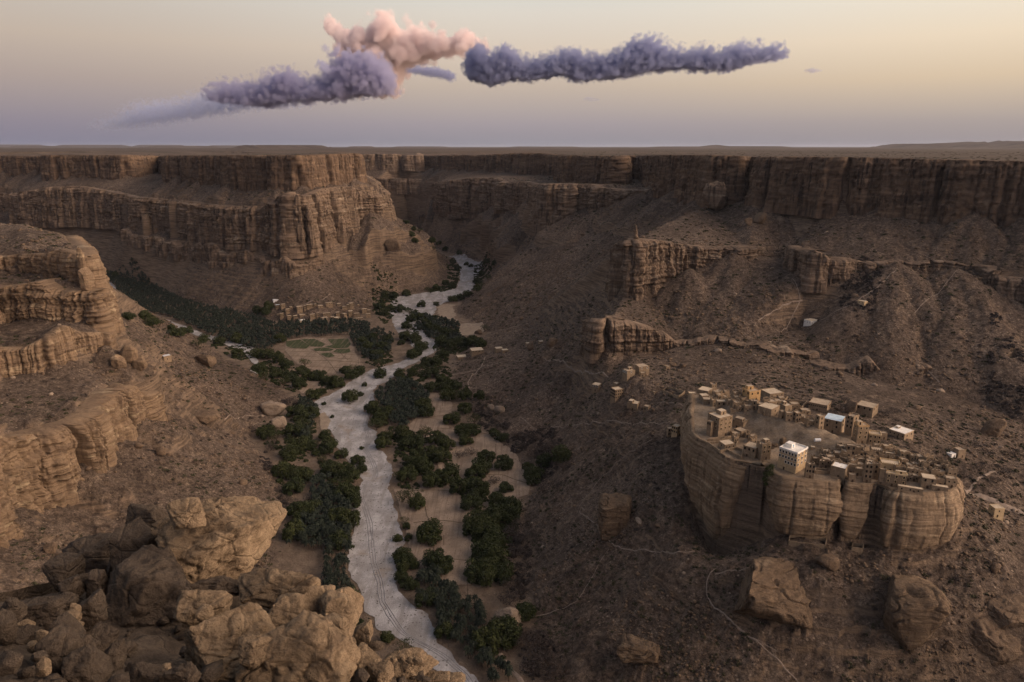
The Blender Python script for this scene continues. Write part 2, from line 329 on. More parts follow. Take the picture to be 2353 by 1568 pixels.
# ------------------------------------------------------------------ triangulate and rasterise the ground
pts = np.array(CTRL); _, keep = np.unique(np.round(pts[:, :2]/1.5).astype(int), axis=0, return_index=True); pts = pts[keep]
res = delaunay_2d_cdt([Vector((p[0], p[1])) for p in pts], [], [], 0, 1e-3)
tv = np.array([(v.x, v.y) for v in res[0]]); tz = np.array([pts[o[0], 2] if len(o) else 0 for o in res[3]]); tris = np.array(res[2])
X0, X1, Y0, Y1, DG = -1700.0, 1800.0, -200.0, 3400.0, 2.0
NX, NY = int((X1-X0)/DG)+1, int((Y1-Y0)/DG)+1
HZ = np.full((NY, NX), 272.0, np.float32)
for a, b, c3 in tris:
    p = tv[[a, b, c3]]; z = tz[[a, b, c3]]
    i0, i1 = int((p[:, 0].min()-X0)/DG), int((p[:, 0].max()-X0)/DG)+2
    j0, j1 = int((p[:, 1].min()-Y0)/DG), int((p[:, 1].max()-Y0)/DG)+2
    i0, j0 = max(i0, 0), max(j0, 0); i1, j1 = min(i1, NX), min(j1, NY)
    if i1 <= i0 or j1 <= j0: continue
    d = (p[1, 0]-p[0, 0])*(p[2, 1]-p[0, 1])-(p[2, 0]-p[0, 0])*(p[1, 1]-p[0, 1])
    if abs(d) < 1e-6: continue
    gx = X0+np.arange(i0, i1)*DG-p[0, 0]; gy = (Y0+np.arange(j0, j1)*DG-p[0, 1])[:, None]
    w1 = (gx*(p[2, 1]-p[0, 1])-gy*(p[2, 0]-p[0, 0]))/d; w2 = (gy*(p[1, 0]-p[0, 0])-gx*(p[1, 1]-p[0, 1]))/d
    m = (w1 >= -1e-4) & (w2 >= -1e-4) & (w1+w2 <= 1.0001)
    HZ[j0:j1, i0:i1][m] = (z[0]+w1*(z[1]-z[0])+w2*(z[2]-z[0]))[m]
def blur(A, k):
    for ax in (0, 1):
        B = np.zeros_like(A); w = 0
        for d in range(-k, k+1): B += np.roll(A, d, ax); w += 1
        A = B/w
    return A
EDGE = np.abs(HZ-blur(HZ, 2)).astype(np.float32)
HB = blur(blur(HZ, 3), 2); wgt = sst(1.0, 4.0, blur(EDGE, 2)); HZ = (HB*(1-wgt)+blur(HZ, 1)*wgt).astype(np.float32)
def hraw(x, y, A=None):
    A = HZ if A is None else A
    fx = np.clip((np.asarray(x, float)-X0)/DG, 0, NX-1.001); fy = np.clip((np.asarray(y, float)-Y0)/DG, 0, NY-1.001)
    i = fx.astype(int); j = fy.astype(int); u = fx-i; v = fy-j
    return A[j, i]*(1-u)*(1-v)+A[j, i+1]*u*(1-v)+A[j+1, i]*(1-u)*v+A[j+1, i+1]*u*v
# talus cones leaning on the cliffs, then gullies cut by running water
GX = X0+np.arange(NX)*DG; GY = Y0+np.arange(NY)*DG
def cone(px, py, z, slope=0.60, rad=160, lim=45):
    i0, i1 = max(int((px-rad-X0)/DG), 0), min(int((px+rad-X0)/DG), NX); j0, j1 = max(int((py-rad-Y0)/DG), 0), min(int((py+rad-Y0)/DG), NY)
    if i1 <= i0 or j1 <= j0: return
    xx = GX[i0:i1][None, :]; yy = GY[j0:j1][:, None]; d = np.hypot(xx-px, yy-py)
    a_ = np.arctan2(yy-py, xx-px); c_ = z-slope*d*(1+0.06*np.sin(a_*5+px)+0.05*np.sin(a_*11+py))
    sub = HZ[j0:j1, i0:i1]; m_ = (c_ > sub) & (c_ < z) & (sub > 1.0) & (d < rad) & (EDGE[j0:j1, i0:i1] < 6) & (c_-sub < lim); sub[m_] = c_[m_]
_rc = np.random.RandomState(3)
for nme, st in CL.items():
    if nme in ('upper_far', 'lower_far'): continue
    T, B = stations(st); P_, Q_, u_ = resample(T, B, 30.0 if T[:, 1].mean() < 1000 else 50.0); n_ = normals2(P_)
    for i_ in range(len(P_)):
        if _rc.uniform() < (0.75 if nme == 'lower_right' else 0.35): continue
        if nme == 'mid_right' and P_[i_, 0] < 200: continue
        if nme == 'ledge_right' and P_[i_, 0] < 150: continue
        if nme in ('lower_mesa', 'foot_mesa') and P_[i_, 0] < -330: continue
        if nme.startswith('near') and P_[i_, 1] > 590: continue
        hh = P_[i_, 2]-Q_[i_, 2]; q_ = Q_[i_, :2]+n_[i_]*_rc.uniform(4, 9); cone(q_[0], q_[1], Q_[i_, 2]+hh*_rc.uniform(0.06, 0.34)*(0.6 if nme.startswith('upper') else 1), _rc.uniform(0.58, 0.72)+(0.15 if nme.startswith('near') else 0), 38 if nme.startswith('near') else 110)
for (px_, py_, Y_, sl_) in [(1686,590,838,0.60),(2060,616,745,0.58),(2195,622,728,0.60),(1585,630,820,0.62)]:
    a_ = at_y(px_, py_, Y_-8); cone(a_[0], a_[1], a_[2]+4, sl_*0.95, 240, 75)
HZ = (HZ*0.5+blur(HZ, 1)*0.5).astype(np.float32)
def flow_carve():
    st_ = 2; H = HZ[::st_, ::st_].astype(np.float64); ny, nx = H.shape; xx, yy = np.meshgrid(GX[::st_], GY[::st_])
    H = H+2.2*fbm(xx/46, yy/46, 2.2, 3)+0.9*fbm(xx/13, yy/13, 6.1, 2); order = np.argsort(-H.ravel()); Hf = H.ravel().tolist(); acc = [1.0]*(nx*ny)
    nb = [(-1, 1.0), (1, 1.0), (-nx, 1.0), (nx, 1.0), (-nx-1, .7071), (-nx+1, .7071), (nx-1, .7071), (nx+1, .7071)]; tot = nx*ny
    for c_ in order.tolist():
        x_ = c_ % nx
        if x_ == 0 or x_ == nx-1 or c_ < nx or c_ >= tot-nx: continue
        h0 = Hf[c_]; best = 0.0; bi = -1
        for o_, w_ in nb:
            g_ = (h0-Hf[c_+o_])*w_
            if g_ > best: best = g_; bi = c_+o_
        if bi >= 0: acc[bi] += acc[c_]
    A_ = np.log2(np.array(acc).reshape(ny, nx)/6.0).clip(0, 7.5); A_ = 0.6*A_+0.4*blur(A_, 1)
    out_ = np.zeros_like(HZ); a_up = np.repeat(np.repeat(A_, st_, 0), st_, 1)[:NY, :NX]; out_[:a_up.shape[0], :a_up.shape[1]] = a_up; return blur(out_, 1)
CARVE = flow_carve().astype(np.float32)
SLX = np.gradient(HB, DG, axis=1); SLY = np.gradient(HB, DG, axis=0); SLOPE = blur(np.sqrt(SLX**2+SLY**2), 4).astype(np.float32)
from mathutils.geometry import intersect_point_tri_2d
VPOLY = VT[:, :2]
def inpoly(x, y, poly):
    x = np.asarray(x); y = np.asarray(y); r = np.zeros(x.shape, bool); n = len(poly); j = n-1
    for i in range(n):
        xi, yi = poly[i]; xj, yj = poly[j]
        c = ((yi > y) != (yj > y)) & (x < (xj-xi)*(y-yi)/((yj-yi) if yj != yi else 1e-9)+xi); r ^= c; j = i
    return r
def vdome(x, y):
    """bare rock swell running through the middle of the village"""
    a = at_z(1690, 938, ZV+4)[:2]; b = at_z(1945, 1035, ZV+2)[:2]; d = b-a; Ld = np.hypot(*d); d = d/Ld
    px = (x-a[0])*d[0]+(y-a[1])*d[1]; py = -(x-a[0])*d[1]+(y-a[1])*d[0]
    s = np.clip(px/Ld, 0, 1); e = np.where(px < 0, -px, np.where(px > Ld, px-Ld, 0))
    r = np.sqrt((py/np.where(py > 0, 11.0, 24.0))**2+(e/14)**2)
    return (12.0-4.5*s)*(1-sst(0.15, 1.0, r))*(1+0.10*noise3(x/11, y/11, 2.0)-0.16*np.exp(-(noise3(x/16, y/16, 7.7)/0.10)**2))
def height(x, y):
    x = np.asarray(x, np.float32); y = np.asarray(y, np.float32)
    inside = (x > X0) & (x < X1) & (y > Y0) & (y < Y1)
    z = np.where(inside, hraw(x, y), 272.0).astype(np.float32); sl = np.where(inside, hraw(x, y, SLOPE), 0.0)
    plate = sst(258, 268, z); floor = 1-sst(1.5, 6, z); tal = np.clip(1-plate-floor, 0, 1)
    vil = inpoly(x, y, VPOLY) & (x > 0)
    amp = np.where(vil, 0.12, tal*np.clip(sl*1.9, 0.25, 1.0))
    wx = x+14*noise3(x/60, y/60, 3.1); wy = y+14*noise3(x/60, y/60, 8.7)
    n1 = fbm(wx/75, wy/75, 1.3, 1, 0.5, ridge=True)*3.0+fbm(x/26, y/26, 5.1, 3, 0.65)*1.9
    z = z-tal*np.where(vil, 0, 1)*np.clip(sl*2.2, 0, 1)*np.where(inside, hraw(x, y, CARVE), 0)*1.0
    lump = fbm(x/6.5, y/6.5, 2.2, 3, 0.6); n1 = n1+0.85*lump+2.2*np.clip(lump-0.45, 0, 2)**0.8*sst(-0.1, 0.5, noise3(x/70, y/70, 5.5))
    z = z+amp*(n1+0.9)
    # rock beds standing out of the debris: small level steps
    st = np.clip(fbm(x/70, y/70, 9.9, 3, 0.6)-0.12, 0, 0.22)/0.22*amp*np.where(vil, 0, 1)*sst(0.55, 0.85, sl)*0.5
    per = 7.0; ph = z/per+0.30*noise3(x/50, y/50, 0.5)+0.10*fbm(x/6, y/6, 1.5, 2); fr = ph-np.floor(ph)
    z = z+st*per*0.75*(sst(0.42, 0.56, fr)-fr)
    z = z+floor*(0.35*fbm(x/40, y/40, 0.2, 3)+0.12*fbm(x/5, y/5, 7.2, 2))
    far = np.hypot(x, y)
    z = z+plate*(1.3*fbm(x/260, y/260, 4.4, 4)+0.25*fbm(x/18, y/18, 3.3, 3))*sst(0, 60, 400-np.abs(400-far))
    z = z+plate*sst(2600, 7000, far)*4*fbm(x/1800, y/1500, 6.6, 3)
    if vil.any(): z = np.where(vil, ZV-0.4+0.3*fbm(x/9, y/9, 8.8, 3)+vdome(x, y)*(1+0.10*fbm(x/7, y/7, 1.1, 3, ridge=True)), z)
    for (px, D, hh, w1, w2, dep) in [(690,9000,38,260,420,900),(455,16000,40,500,800,900),(845,14000,28,150,320,600),(1560,12000,22,500,800,700),(1250,15000,22,600,1000,700),(1700,12000,26,520,900,800),(2105,11000,62,420,900,900),(2315,9500,85,130,420,500),(2353,10500,40,700,1900,900),(250,22000,75,900,1500,900),(60,26000,95,1200,2000,900),(150,17000,40,400,700,700),(400,25000,80,700,1200,900),(560,20000,55,500,900,900),(980,17000,26,500,900,700)]:
        cx = (px-1176.5)/FX*D*1.0; e = np.abs(x-cx)+0.4*np.abs(y-D)*w2/dep+60*noise3(x/400, y/400, D*0.01)
        z = z+plate*hh*(1-sst(w1, w2, e))
    return z
def height1(x, y): return float(height(np.array([x]), np.array([y]))[0])
_T = np.geomspace(120, 4200, 2600)
def hit(px, py, maxr=None):
    """where the line of sight through a picture point meets the ground"""
    d = ray(px, py); d = d/np.linalg.norm(d); P = d[None, :]*_T[:, None]; P[:, 2] += ZC
    h = height(P[:, 0], P[:, 1]); k = np.argmax(P[:, 2] < h); 
    if P[k, 2] >= h[k]: return None
    a, b = P[max(k-1, 0)], P[k]; ha, hb = h[max(k-1, 0)], h[k]
    t = (a[2]-ha)/max((a[2]-ha)-(b[2]-hb), 1e-6); p = a+(b-a)*t; p[2] = height1(p[0], p[1]); return p

# ------------------------------------------------------------------ ground mesh, finer near than far
def terrain():
    az = np.radians(np.linspace(-50, 50, 1350))
    r = np.concatenate([np.geomspace(6, 235, 60)[:-1], np.geomspace(235, 3400, 1350), np.geomspace(3400, 57000, 140)[1:]])
    Rr, A = np.meshgrid(r, az, indexing='ij'); x = Rr*np.sin(A); y = Rr*np.cos(A)
    z = height(x.ravel(), y.ravel()); z = z-1.2*(inpoly(x.ravel(), y.ravel(), VT[:, :2]*0.96+VT[:, :2].mean(0)*0.04)); z = z.reshape(x.shape)
    V = np.stack([x, y, z], -1).reshape(-1, 3)
    # winding so that faces look up
    F = grid_faces(len(r), len(az))[:, ::-1]
    m, t, b = newmat('desert_ground', 1.0); q = NB(t)
    big = q.noise(q.pos(), 0.012, 5, 0.6); med = q.noise(q.pos(), 0.09, 6, 0.65); fine = q.noise(q.pos(), 0.9, 5, 0.75)
    col = q.mix(q.rng(big, 0.36, 0.64), (0.105, 0.082, 0.067), (0.185, 0.145, 0.117))
    col = q.mix(q.rng(med, 0.52, 0.72, 0, 0.7), col, (0.28, 0.223, 0.17))
    col = q.mix(q.rng(fine, 0.32, 0.68), q.mix(1.0, col, (0.42, 0.40, 0.39), 'MULTIPLY'), q.mix(1.0, col, (1.40, 1.37, 1.33), 'MULTIPLY'))
    mid_ = q.noise(q.pos(), 0.3, 5, 0.7); col = q.mix(q.rng(mid_, 0.38, 0.60), q.mix(1.0, col, (0.50, 0.48, 0.47), 'MULTIPLY'), q.mix(1.0, col, (1.18, 1.17, 1.15), 'MULTIPLY')); m5_ = q.noise(q.pos(), 0.14, 5, 0.7); col = q.mix(q.rng(m5_, 0.40, 0.58, 0.55, 0), col, q.mix(1.0, col, (0.5, 0.48, 0.47), 'MULTIPLY'))  # mottling deepened in the colour, in place of contrast the light lacks
    # stones: scattered pale and dark specks of two sizes
    for sc, w, cc in ((0.35, 0.16, (0.36, 0.28, 0.21)), (0.8, 0.2, (0.07, 0.053, 0.042)), (0.22, 0.12, (0.065, 0.05, 0.04))):
        vd = q.voro(q.pos(), sc); rr = q.voro(q.pos(), sc, out='Color')
        sx = q.n('ShaderNodeSeparateColor'); q.l(rr, sx.inputs[0])
        col = q.mix(q.math('MULTIPLY', q.rng(vd, w, w+0.1, 0.8, 0), q.math('MULTIPLY', q.rng(sx.outputs[0], 0.55, 0.65), q.rng(big, 0.42, 0.58, 0.15, 1))), col, cc)
    g = q.n('ShaderNodeNewGeometry'); s3 = q.n('ShaderNodeSeparateXYZ'); q.l(g.outputs['Normal'], s3.inputs[0]); steep = q.rng(s3.outputs['Z'], 0.76, 0.58, 0, 1)
    beds = q.noise(q.pos(0.03, 0.03, 0.5), 1, 5, 0.65); rk = q.mix(q.rng(beds, 0.38, 0.62), (0.10, 0.073, 0.053), (0.27, 0.195, 0.135))
    col = q.mix(q.math('MULTIPLY', steep, 0.85), col, rk)
    p3 = q.n('ShaderNodeSeparateXYZ'); q.l(g.outputs['Position'], p3.inputs[0])
    fl = q.rng(p3.outputs['Z'], 2.0, 5.0, 1, 0); col = q.mix(q.math('MULTIPLY', fl, 0.75), col, q.mix(q.rng(med, 0.4, 0.6), (0.15, 0.112, 0.082), (0.25, 0.19, 0.14)))
    pl = q.rng(p3.outputs['Z'], 255, 268); st = q.noise(q.pos(0.0012, 0.006, 0), 1, 6, 0.7)
    col = q.mix(pl, col, q.mix(q.rng(st, 0.36, 0.64), (0.055, 0.042, 0.034), (0.125, 0.095, 0.073)))
    q.l(col, b.inputs['Base Color'])
    h = q.math('ADD', q.math('MULTIPLY', fine, 0.8), q.math('MULTIPLY', mid_, 1.8)); q.l(q.bump(h, 1.0, 1.6), b.inputs['Normal'])
    M['ground'] = m
    tag(mesh_obj('ground', V, F, m, smooth=True), kind='structure')
terrain()

# ------------------------------------------------------------------ cliffs: a wall mesh in front of each step of the ground
def wall(name, T, B, mat, ds, seed=0, closed=False, amp=1.0, pillar=26.0, out0=5.0, lip=14.0, bulge=0.0, batter=0.10, sm=3, flip=False, cuts=(), round_top=0.12, undercut=0.0, beds=1.0, plan=0.0, wide=1.2):
    P, Q, u = resample(T, B, ds, closed)
    P = smooth1(P, sm, closed); Q = smooth1(Q, sm, closed)
    n = normals2(smooth1(P, sm*2, closed), closed)
    if flip: n = -n
    H = P[:, 2]-Q[:, 2]; nv = int(max(H.max()/ds*1.0, 14)); nc = len(P)
    s = np.linspace(0, 1, nv)
    rows = []
    for off, dz in ((lip, -1.5), (lip*0.45, 0.1), (lip*0.12, 0.5)):
        r = P.copy(); r[:, :2] -= n*off; r[:, 2] += dz; rows.append(r)
    S = s[:, None]*np.ones(nc)[None, :]
    Z = P[:, 2]*(1-S)+Q[:, 2]*S
    BX = P[:, 0]*(1-S)+Q[:, 0]*S; BY = P[:, 1]*(1-S)+Q[:, 1]*S
    k = seed*13.7
    wz = Z+4*noise3(BX/40, BY/40, k)
    # buttresses parted by clefts, at three sizes; clefts lean a little
    c1 = noise3(BX/pillar+k, BY/pillar, Z/(pillar*7)+k); c2 = noise3(BX/(pillar*0.36)+k, BY/(pillar*0.36)+3, Z/(pillar*2.4)); c3 = noise3(BX/(pillar*0.13), BY/(pillar*0.13)+k, Z/(pillar*0.5))
    mod = sst(-0.35, 0.35, noise3(BX/120+k, BY/120, Z/60))
    d = out0+amp*(5.0*(np.abs(c1)**0.7-0.35)+(0.4+1.1*mod)*(np.abs(c2)**0.7-0.35)+0.5*(np.abs(c3)**0.7-0.35))
    # joint blocks: full-height ones and smaller ones per bed, each set forward or back
    def blocks(Lb, Hb, a_off, a_crk, kk):
        uu_ = u[None, :]/Lb+0.55*noise3(u[None, :]/(Lb*1.7)+kk, kk, 0.3)+0.06*noise3(Z/8, BX/30, kk)
        zi_ = np.floor(Z/Hb+0.12*noise3(BX/40, BY/40, kk)) if Hb else np.zeros_like(Z)
        uu_ = uu_+zi_*0.37; ci = np.floor(uu_); fr_ = uu_-ci
        hh = np.sin(ci*127.1+zi_*311.7+kk*74.7)*43758.5453; hh = hh-np.floor(hh); h2 = np.sin(ci*269.5+zi_*183.3+kk)*43758.5453; h2 = h2-np.floor(h2)
        e_ = np.minimum(fr_, 1-fr_)*Lb
        return a_off*(hh-0.5)*sst(0, 0.9, e_)-a_crk*(h2 > 0.35)*np.exp(-(e_/(0.62*ds+0.25))**2)
    d = d+amp*(blocks(pillar*1.25, 0, 7.0, 6.0, k+1.0)+blocks(pillar*0.47, 0, 2.6, 3.0, k+2.0)+blocks(pillar*0.62, 15.0, 2.6, 1.6, k+3.0)+blocks(pillar*0.2, 6.0, 1.0, 0.8, k+4.0))
    # beds: hard ones stand out, soft ones are cut back
    bed = noise3(wz/9.0+k, 0.3+BX*0.003, 2.2)*1.9+noise3(wz/3.1, BX*0.004+k, 5.2)*1.3+noise3(wz/1.5, BX*0.01, BY*0.01)*0.8
    d = d+amp*beds*bed*(0.35+1.0*(1-mod))
    if plan: pl_ = noise3(BX/95+k, BY/95, k+Z/400)+0.5*noise3(BX/42+k, BY/42, k+Z/200); d = d+plan*pl_
    d = d+amp*(fbm(BX/8+k, BY/8, Z/5, 4, 0.68)*1.25)
    d = d+batter*(Z.max()*0+H[None, :])*S
    d = d+bulge*np.sin(np.pi*np.clip(S, 0, 1))**0.8-undercut*sst(0.8, 1.0, S)
    d = d-sst(round_top, 0, S)**2*amp*2.2
    U = u[None, :]+2.0*noise3(Z/14, k, 1.0)
    for (uc, w, dep, s0) in cuts:
        dist = np.abs(((U-uc+u[-1]/2) % u[-1])-u[-1]/2) if closed else np.abs(U-uc)
        ww = w*(1+wide*np.clip(S-s0, 0, 1)); d = d-min(dep, 6)*0.35*(1-sst(0.0, 1.0, dist/(w*3.5)))**1.5; d = d-dep*(1-sst(0.15, 1.0, dist/ww))*sst(s0-0.12, s0+0.06, S+0.0001)
    x = BX+n[:, 0]*d; y = BY+n[:, 1]*d
    topj = noise3(P[:, 0]/9, P[:, 1]/9, k)*0.9*amp; Z = Z+topj*(1-S)
    G = np.stack([x, y, Z], -1)
    for r in rows: r[:, 2] += topj*0.5
    last = G[-1].copy(); last[:, 2] -= 10; last[:, :2] += n*1.0
    allr = np.concatenate([np.stack(rows), G, last[None]], 0)
    F = grid_faces(len(allr), nc, closed)
    if not flip: F = F[:, ::-1]
    o = mesh_obj(name, allr.reshape(-1, 3), F, mat, smooth=True)
    return o, u, P, n
WALLS = {'upper_mesa': ('rock_dark', 1.8, 1.1, 40), 'lower_mesa': ('rock', 1.5, 1.5, 26), 'foot_mesa': ('rock', 1.4, 1.0, 20), 'upper_far': ('rock', 2.6, 1.5, 40), 'lower_far': ('rock', 2.4, 1.0, 50),
         'upper_right': ('rock_dark', 1.5, 1.35, 34), 'lower_right': ('rock', 1.8, 1.9, 34), 'mid_right': ('rock', 0.8, 1.6, 22), 'gully_right': ('rock', 0.85, 1.05, 24), 'ledge_right': ('rock', 0.7, 1.1, 22),
         'near_top': ('rock_warm', 0.7, 0.75, 16), 'near_second': ('rock_warm', 0.6, 1.05, 18), 'near_third': ('rock_warm', 0.55, 0.6, 12), 'near_foot': ('rock_warm', 0.5, 1.25, 20)}
for k, (nme, (mt, ds, amp, pil)) in enumerate(WALLS.items()):
    T, B = breakup(nme, *stations(CL[nme]))
    cuts_ = []; Lw = float(np.linalg.norm(np.diff(T[:, :2], axis=0), axis=1).sum()); rc_ = np.random.RandomState(k+60); uu_ = rc_.uniform(20, 70)
    while uu_ < Lw: cuts_.append((uu_, (1.6+1.6*rc_.uniform())*(ds/0.9)**0.7, rc_.uniform(6, 15)*min(amp, 1.3), rc_.choice([0.0, 0.0, 0.15, 0.35]))); uu_ += rc_.uniform(28, 95)*(1 if ds < 1.2 else 1.5)
    o, _, _, _ = wall('cliff', T, B, M[mt], ds, seed=k+1, cuts=cuts_, beds=0.35 if nme.startswith('upper') else 0.9, plan={'upper': 9, 'lower': 11}.get(nme.split('_')[0], 4.5), amp=amp, pillar=pil, out0=8.0+amp*3 if amp > 1.05 else 5.0+amp*2, lip=24 if amp > 0.9 else 9)
    tag(o, kind='structure')
# ------------------------------------------------------------------ the village rock: free-standing block with split, undercut sides
_, _, uu = resample(VT, VB, 0.55, True)
def u_at(px, py, P, u):
    w = at_z(px, py, ZV); return float(u[np.argmin(np.hypot(P[:, 0]-w[0], P[:, 1]-w[1]))])
_P, _Q, _u = resample(VT, VB, 0.55, True)
CUTS = [(u_at(1754, 1074, _P, _u), 8.0, 15, 0.0), (u_at(1938, 1100, _P, _u), 4.0, 14, 0.04), (u_at(2022, 1115, _P, _u), 3.0, 7, 0.0), (u_at(2068, 1131, _P, _u), 1.0, 1.6, 0.05),
        (u_at(1590, 960, _P, _u), 1.8, 2.5, 0.0), (u_at(2206, 1112, _P, _u), 2.5, 4, 0.0), (u_at(1668, 1054, _P, _u), 0.6, 1.5, 0.25), (u_at(1830, 1102, _P, _u), 0.4, 0.9, 0.1)]
_V2 = VT.copy()
_cen = VT[:, :2].mean(0)
_nn = normals2(_P, True); FLIPV = bool(((_P[:, :2]-_cen)*_nn).sum() < 0)
vo, vu, vP, vn = wall('rock_mesa', VT, VB, M['rock_village'], 0.55, seed=31, closed=True, amp=0.30, pillar=42, out0=1.4, beds=1.7, wide=2.8, lip=5, bulge=4.2, batter=-0.02, sm=4, flip=FLIPV, cuts=CUTS, round_top=0.10, undercut=9.0, plan=0.8)
tag(vo, kind='structure')

# ------------------------------------------------------------------ sheets and ribbons laid on the ground
def w2(pts, z=1.0):
    return np.array([(p if len(p) == 3 else at_z(p[0], p[1], z))[:3] for p in pts])
def sheet(name, poly, spacing, mat, lift=0.3, jit=1.0, kind='structure', dens=3.0, seed=0, zmax=14):
    P = np.vstack([poly, poly[:1]]); seg = np.linalg.norm(np.diff(P[:, :2], axis=0), axis=1); s = np.concatenate([[0], np.cumsum(seg)])
    n = int(s[-1]/dens); u = np.linspace(0, s[-1], n, endpoint=False); x = np.interp(u, s, P[:, 0]); y = np.interp(u, s, P[:, 1])
    x2 = x+jit*(1.6*noise3(x/14, y/14, seed+0.5)+0.7*noise3(x/4, y/4, seed+1.5)); y2 = y+jit*(1.6*noise3(x/14, y/14, seed+7.5)+0.7*noise3(x/4, y/4, seed+9.5))
    bnd = np.stack([x2, y2], 1)
    gx, gy = np.meshgrid(np.arange(x2.min(), x2.max(), spacing), np.arange(y2.min(), y2.max(), spacing)); gx = gx.ravel()+0.1; gy = gy.ravel()+0.1
    m = inpoly(gx, gy, bnd); inner = np.stack([gx[m], gy[m]], 1)
    allp = np.vstack([bnd, inner])
    r = delaunay_2d_cdt([Vector(p) for p in allp], [], [list(range(n))], 1, 1e-4)
    v = np.array([(a.x, a.y) for a in r[0]]); z = height(v[:, 0], v[:, 1])+lift
    F = [list(f) for f in r[2] if max(z[i] for i in f) < zmax]
    o = mesh_obj(name, np.column_stack([v, z]), F, mat, smooth=True)
    tag(o, kind=kind); return o
def ribbon(name, pts, width, mat, lift=0.4, ds=1.5, wig=0.6, kind='structure', seed=0.0):
    P = np.array(pts); Pr, _, u = resample(P, P, ds); Pr = smooth1(Pr, 3); n = normals2(Pr)
    w = width*0.5*(1+0.35*noise3(u/7, seed, 0.3)); off = wig*noise3(u/9, 4.4, seed)
    rows = []
    for k in (-1, -0.33, 0.33, 1):
        x = Pr[:, 0]+n[:, 0]*(off+w*k); y = Pr[:, 1]+n[:, 1]*(off+w*k); rows.append(np.stack([x, y, height(x, y)+lift*(1 if abs(k) < 1 else -0.4)], 1))
    V = np.stack(rows).reshape(-1, 3); F = grid_faces(4, len(Pr))
    o = mesh_obj(name, V, F, mat, smooth=True)
    if o.data.polygons[len(o.data.polygons)//2].normal.z < 0: o.data.flip_normals()
    return tag(o, kind=kind)
def groundmat(name, c0, c1, spk, spks=0.5, sc=0.12, bumps=0.4, line=None):
    m, t, b = newmat(name, 1.0); q = NB(t)
    a = q.noise(q.pos(), sc, 6, 0.65); f = q.noise(q.pos(), 1.2, 5, 0.75)
    col = q.mix(q.rng(a, 0.38, 0.62), c0, c1)
    if line: 
        wv = q.noise(q.pos(line, line*0.06, 0.0), 1, 3, 0.6); col = q.mix(q.rng(wv, 0.5, 0.62, 0, 0.55), col, spk)
    col = q.mix(q.rng(f, 0.3, 0.7), q.mix(1.0, col, (0.72, 0.71, 0.70), 'MULTIPLY'), q.mix(1.0, col, (1.15, 1.15, 1.15), 'MULTIPLY'))
    if name == 'gravel':
        br = q.noise(q.pos(0.09, 0.018, 0), 1, 5, 0.6, dist=0.8); col = q.mix(q.rng(br, 0.47, 0.60, 0, 0.65), col, (0.20, 0.185, 0.175)); b2 = q.noise(q.pos(0.02, 0.02, 0), 1, 6, 0.7, dist=1.0); col = q.mix(q.rng(b2, 0.56, 0.66, 0, 0.7), col, (0.24, 0.195, 0.155))
    vd = q.voro(q.pos(), spks); rr = q.n('ShaderNodeSeparateColor'); q.l(q.voro(q.pos(), spks, out='Color'), rr.inputs[0])
    col = q.mix(q.math('MULTIPLY', q.rng(vd, 0.2, 0.34, 1, 0), q.rng(rr.outputs[0], 0.62, 0.72)), col, spk)
    q.l(col, b.inputs['Base Color']); q.l(q.bump(f, bumps, 0.5), b.inputs['Normal']); M[name] = m; return m
groundmat('gravel', (0.25, 0.243, 0.245), (0.43, 0.42, 0.425), (0.12, 0.11, 0.10), 0.45, 0.06, bumps=0.8)
groundmat('wheel_dust', (0.21, 0.207, 0.215), (0.27, 0.265, 0.275), (0.2, 0.19, 0.19), 0.8)
groundmat('field_soil', (0.19, 0.147, 0.112), (0.29, 0.226, 0.172), (0.12, 0.09, 0.07), 0.6, 0.08, line=0.35)
groundmat('sand', (0.24, 0.19, 0.145), (0.31, 0.25, 0.19), (0.18, 0.14, 0.105), 0.5)
groundmat('crop', (0.030, 0.040, 0.018), (0.058, 0.070, 0.030), (0.16, 0.13, 0.095), 0.7, 0.3, line=0.30)
groundmat('path_dust', (0.22, 0.175, 0.14), (0.30, 0.24, 0.195), (0.2, 0.155, 0.12), 0.8)
groundmat('bank_soil', (0.12, 0.09, 0.065), (0.17, 0.13, 0.092), (0.07, 0.055, 0.042), 0.5)

RIV = [(1060,1600),(999,1539),(969,1515),(952,1495),(905,1468),(879,1454),(864,1427),(832,1383),(818,1345),(807,1313),(806,1250),(810,1232),(818,1208),(806,1176),(822,1149),(822,1126),(828,1106),(818,1083),(796,1057),(772,1020),(759,991),(742,975),(733,958),(722,940),(725,925),(772,902),(805,879),(848,852),(885,842),(931,829),(957,809),(942,785),(915,764),(902,740),(892,718),(905,687),(968,677),(1030,668),(1048,664),(1058,639),(1055,611),(1042,594),(1030,590),
       (1050,587),(1069,592),(1111,609),(1097,635),(1093,655),(1085,670),(1058,680),(1030,694),(1003,705),(1000,720),(985,738),(968,752),(978,768),(1003,786),(1006,806),(954,836),(924,846),(891,879),(865,885),(855,902),(862,928),(838,938),(842,971),(865,997),(868,1034),(891,1050),(904,1096),(891,1119),(904,1156),(917,1189),(934,1249),(922,1265),(905,1272),(914,1313),(911,1339),(918,1365),(934,1383),(969,1407),(999,1439),(1010,1474),(1046,1512),(1087,1550),(1105,1568),(1125,1600)]
riv = w2(RIV, 0.0); sheet('riverbed', riv, 7.0, M['gravel'], 0.35, 2.0)
sheet('riverbed', w2([(926,531),(945,548),(962,565),(975,578),(1004,581),(998,572),(985,562),(965,549),(945,532)], 0.5), 14, M['gravel'], 1.2, 2.0, dens=7, seed=3)
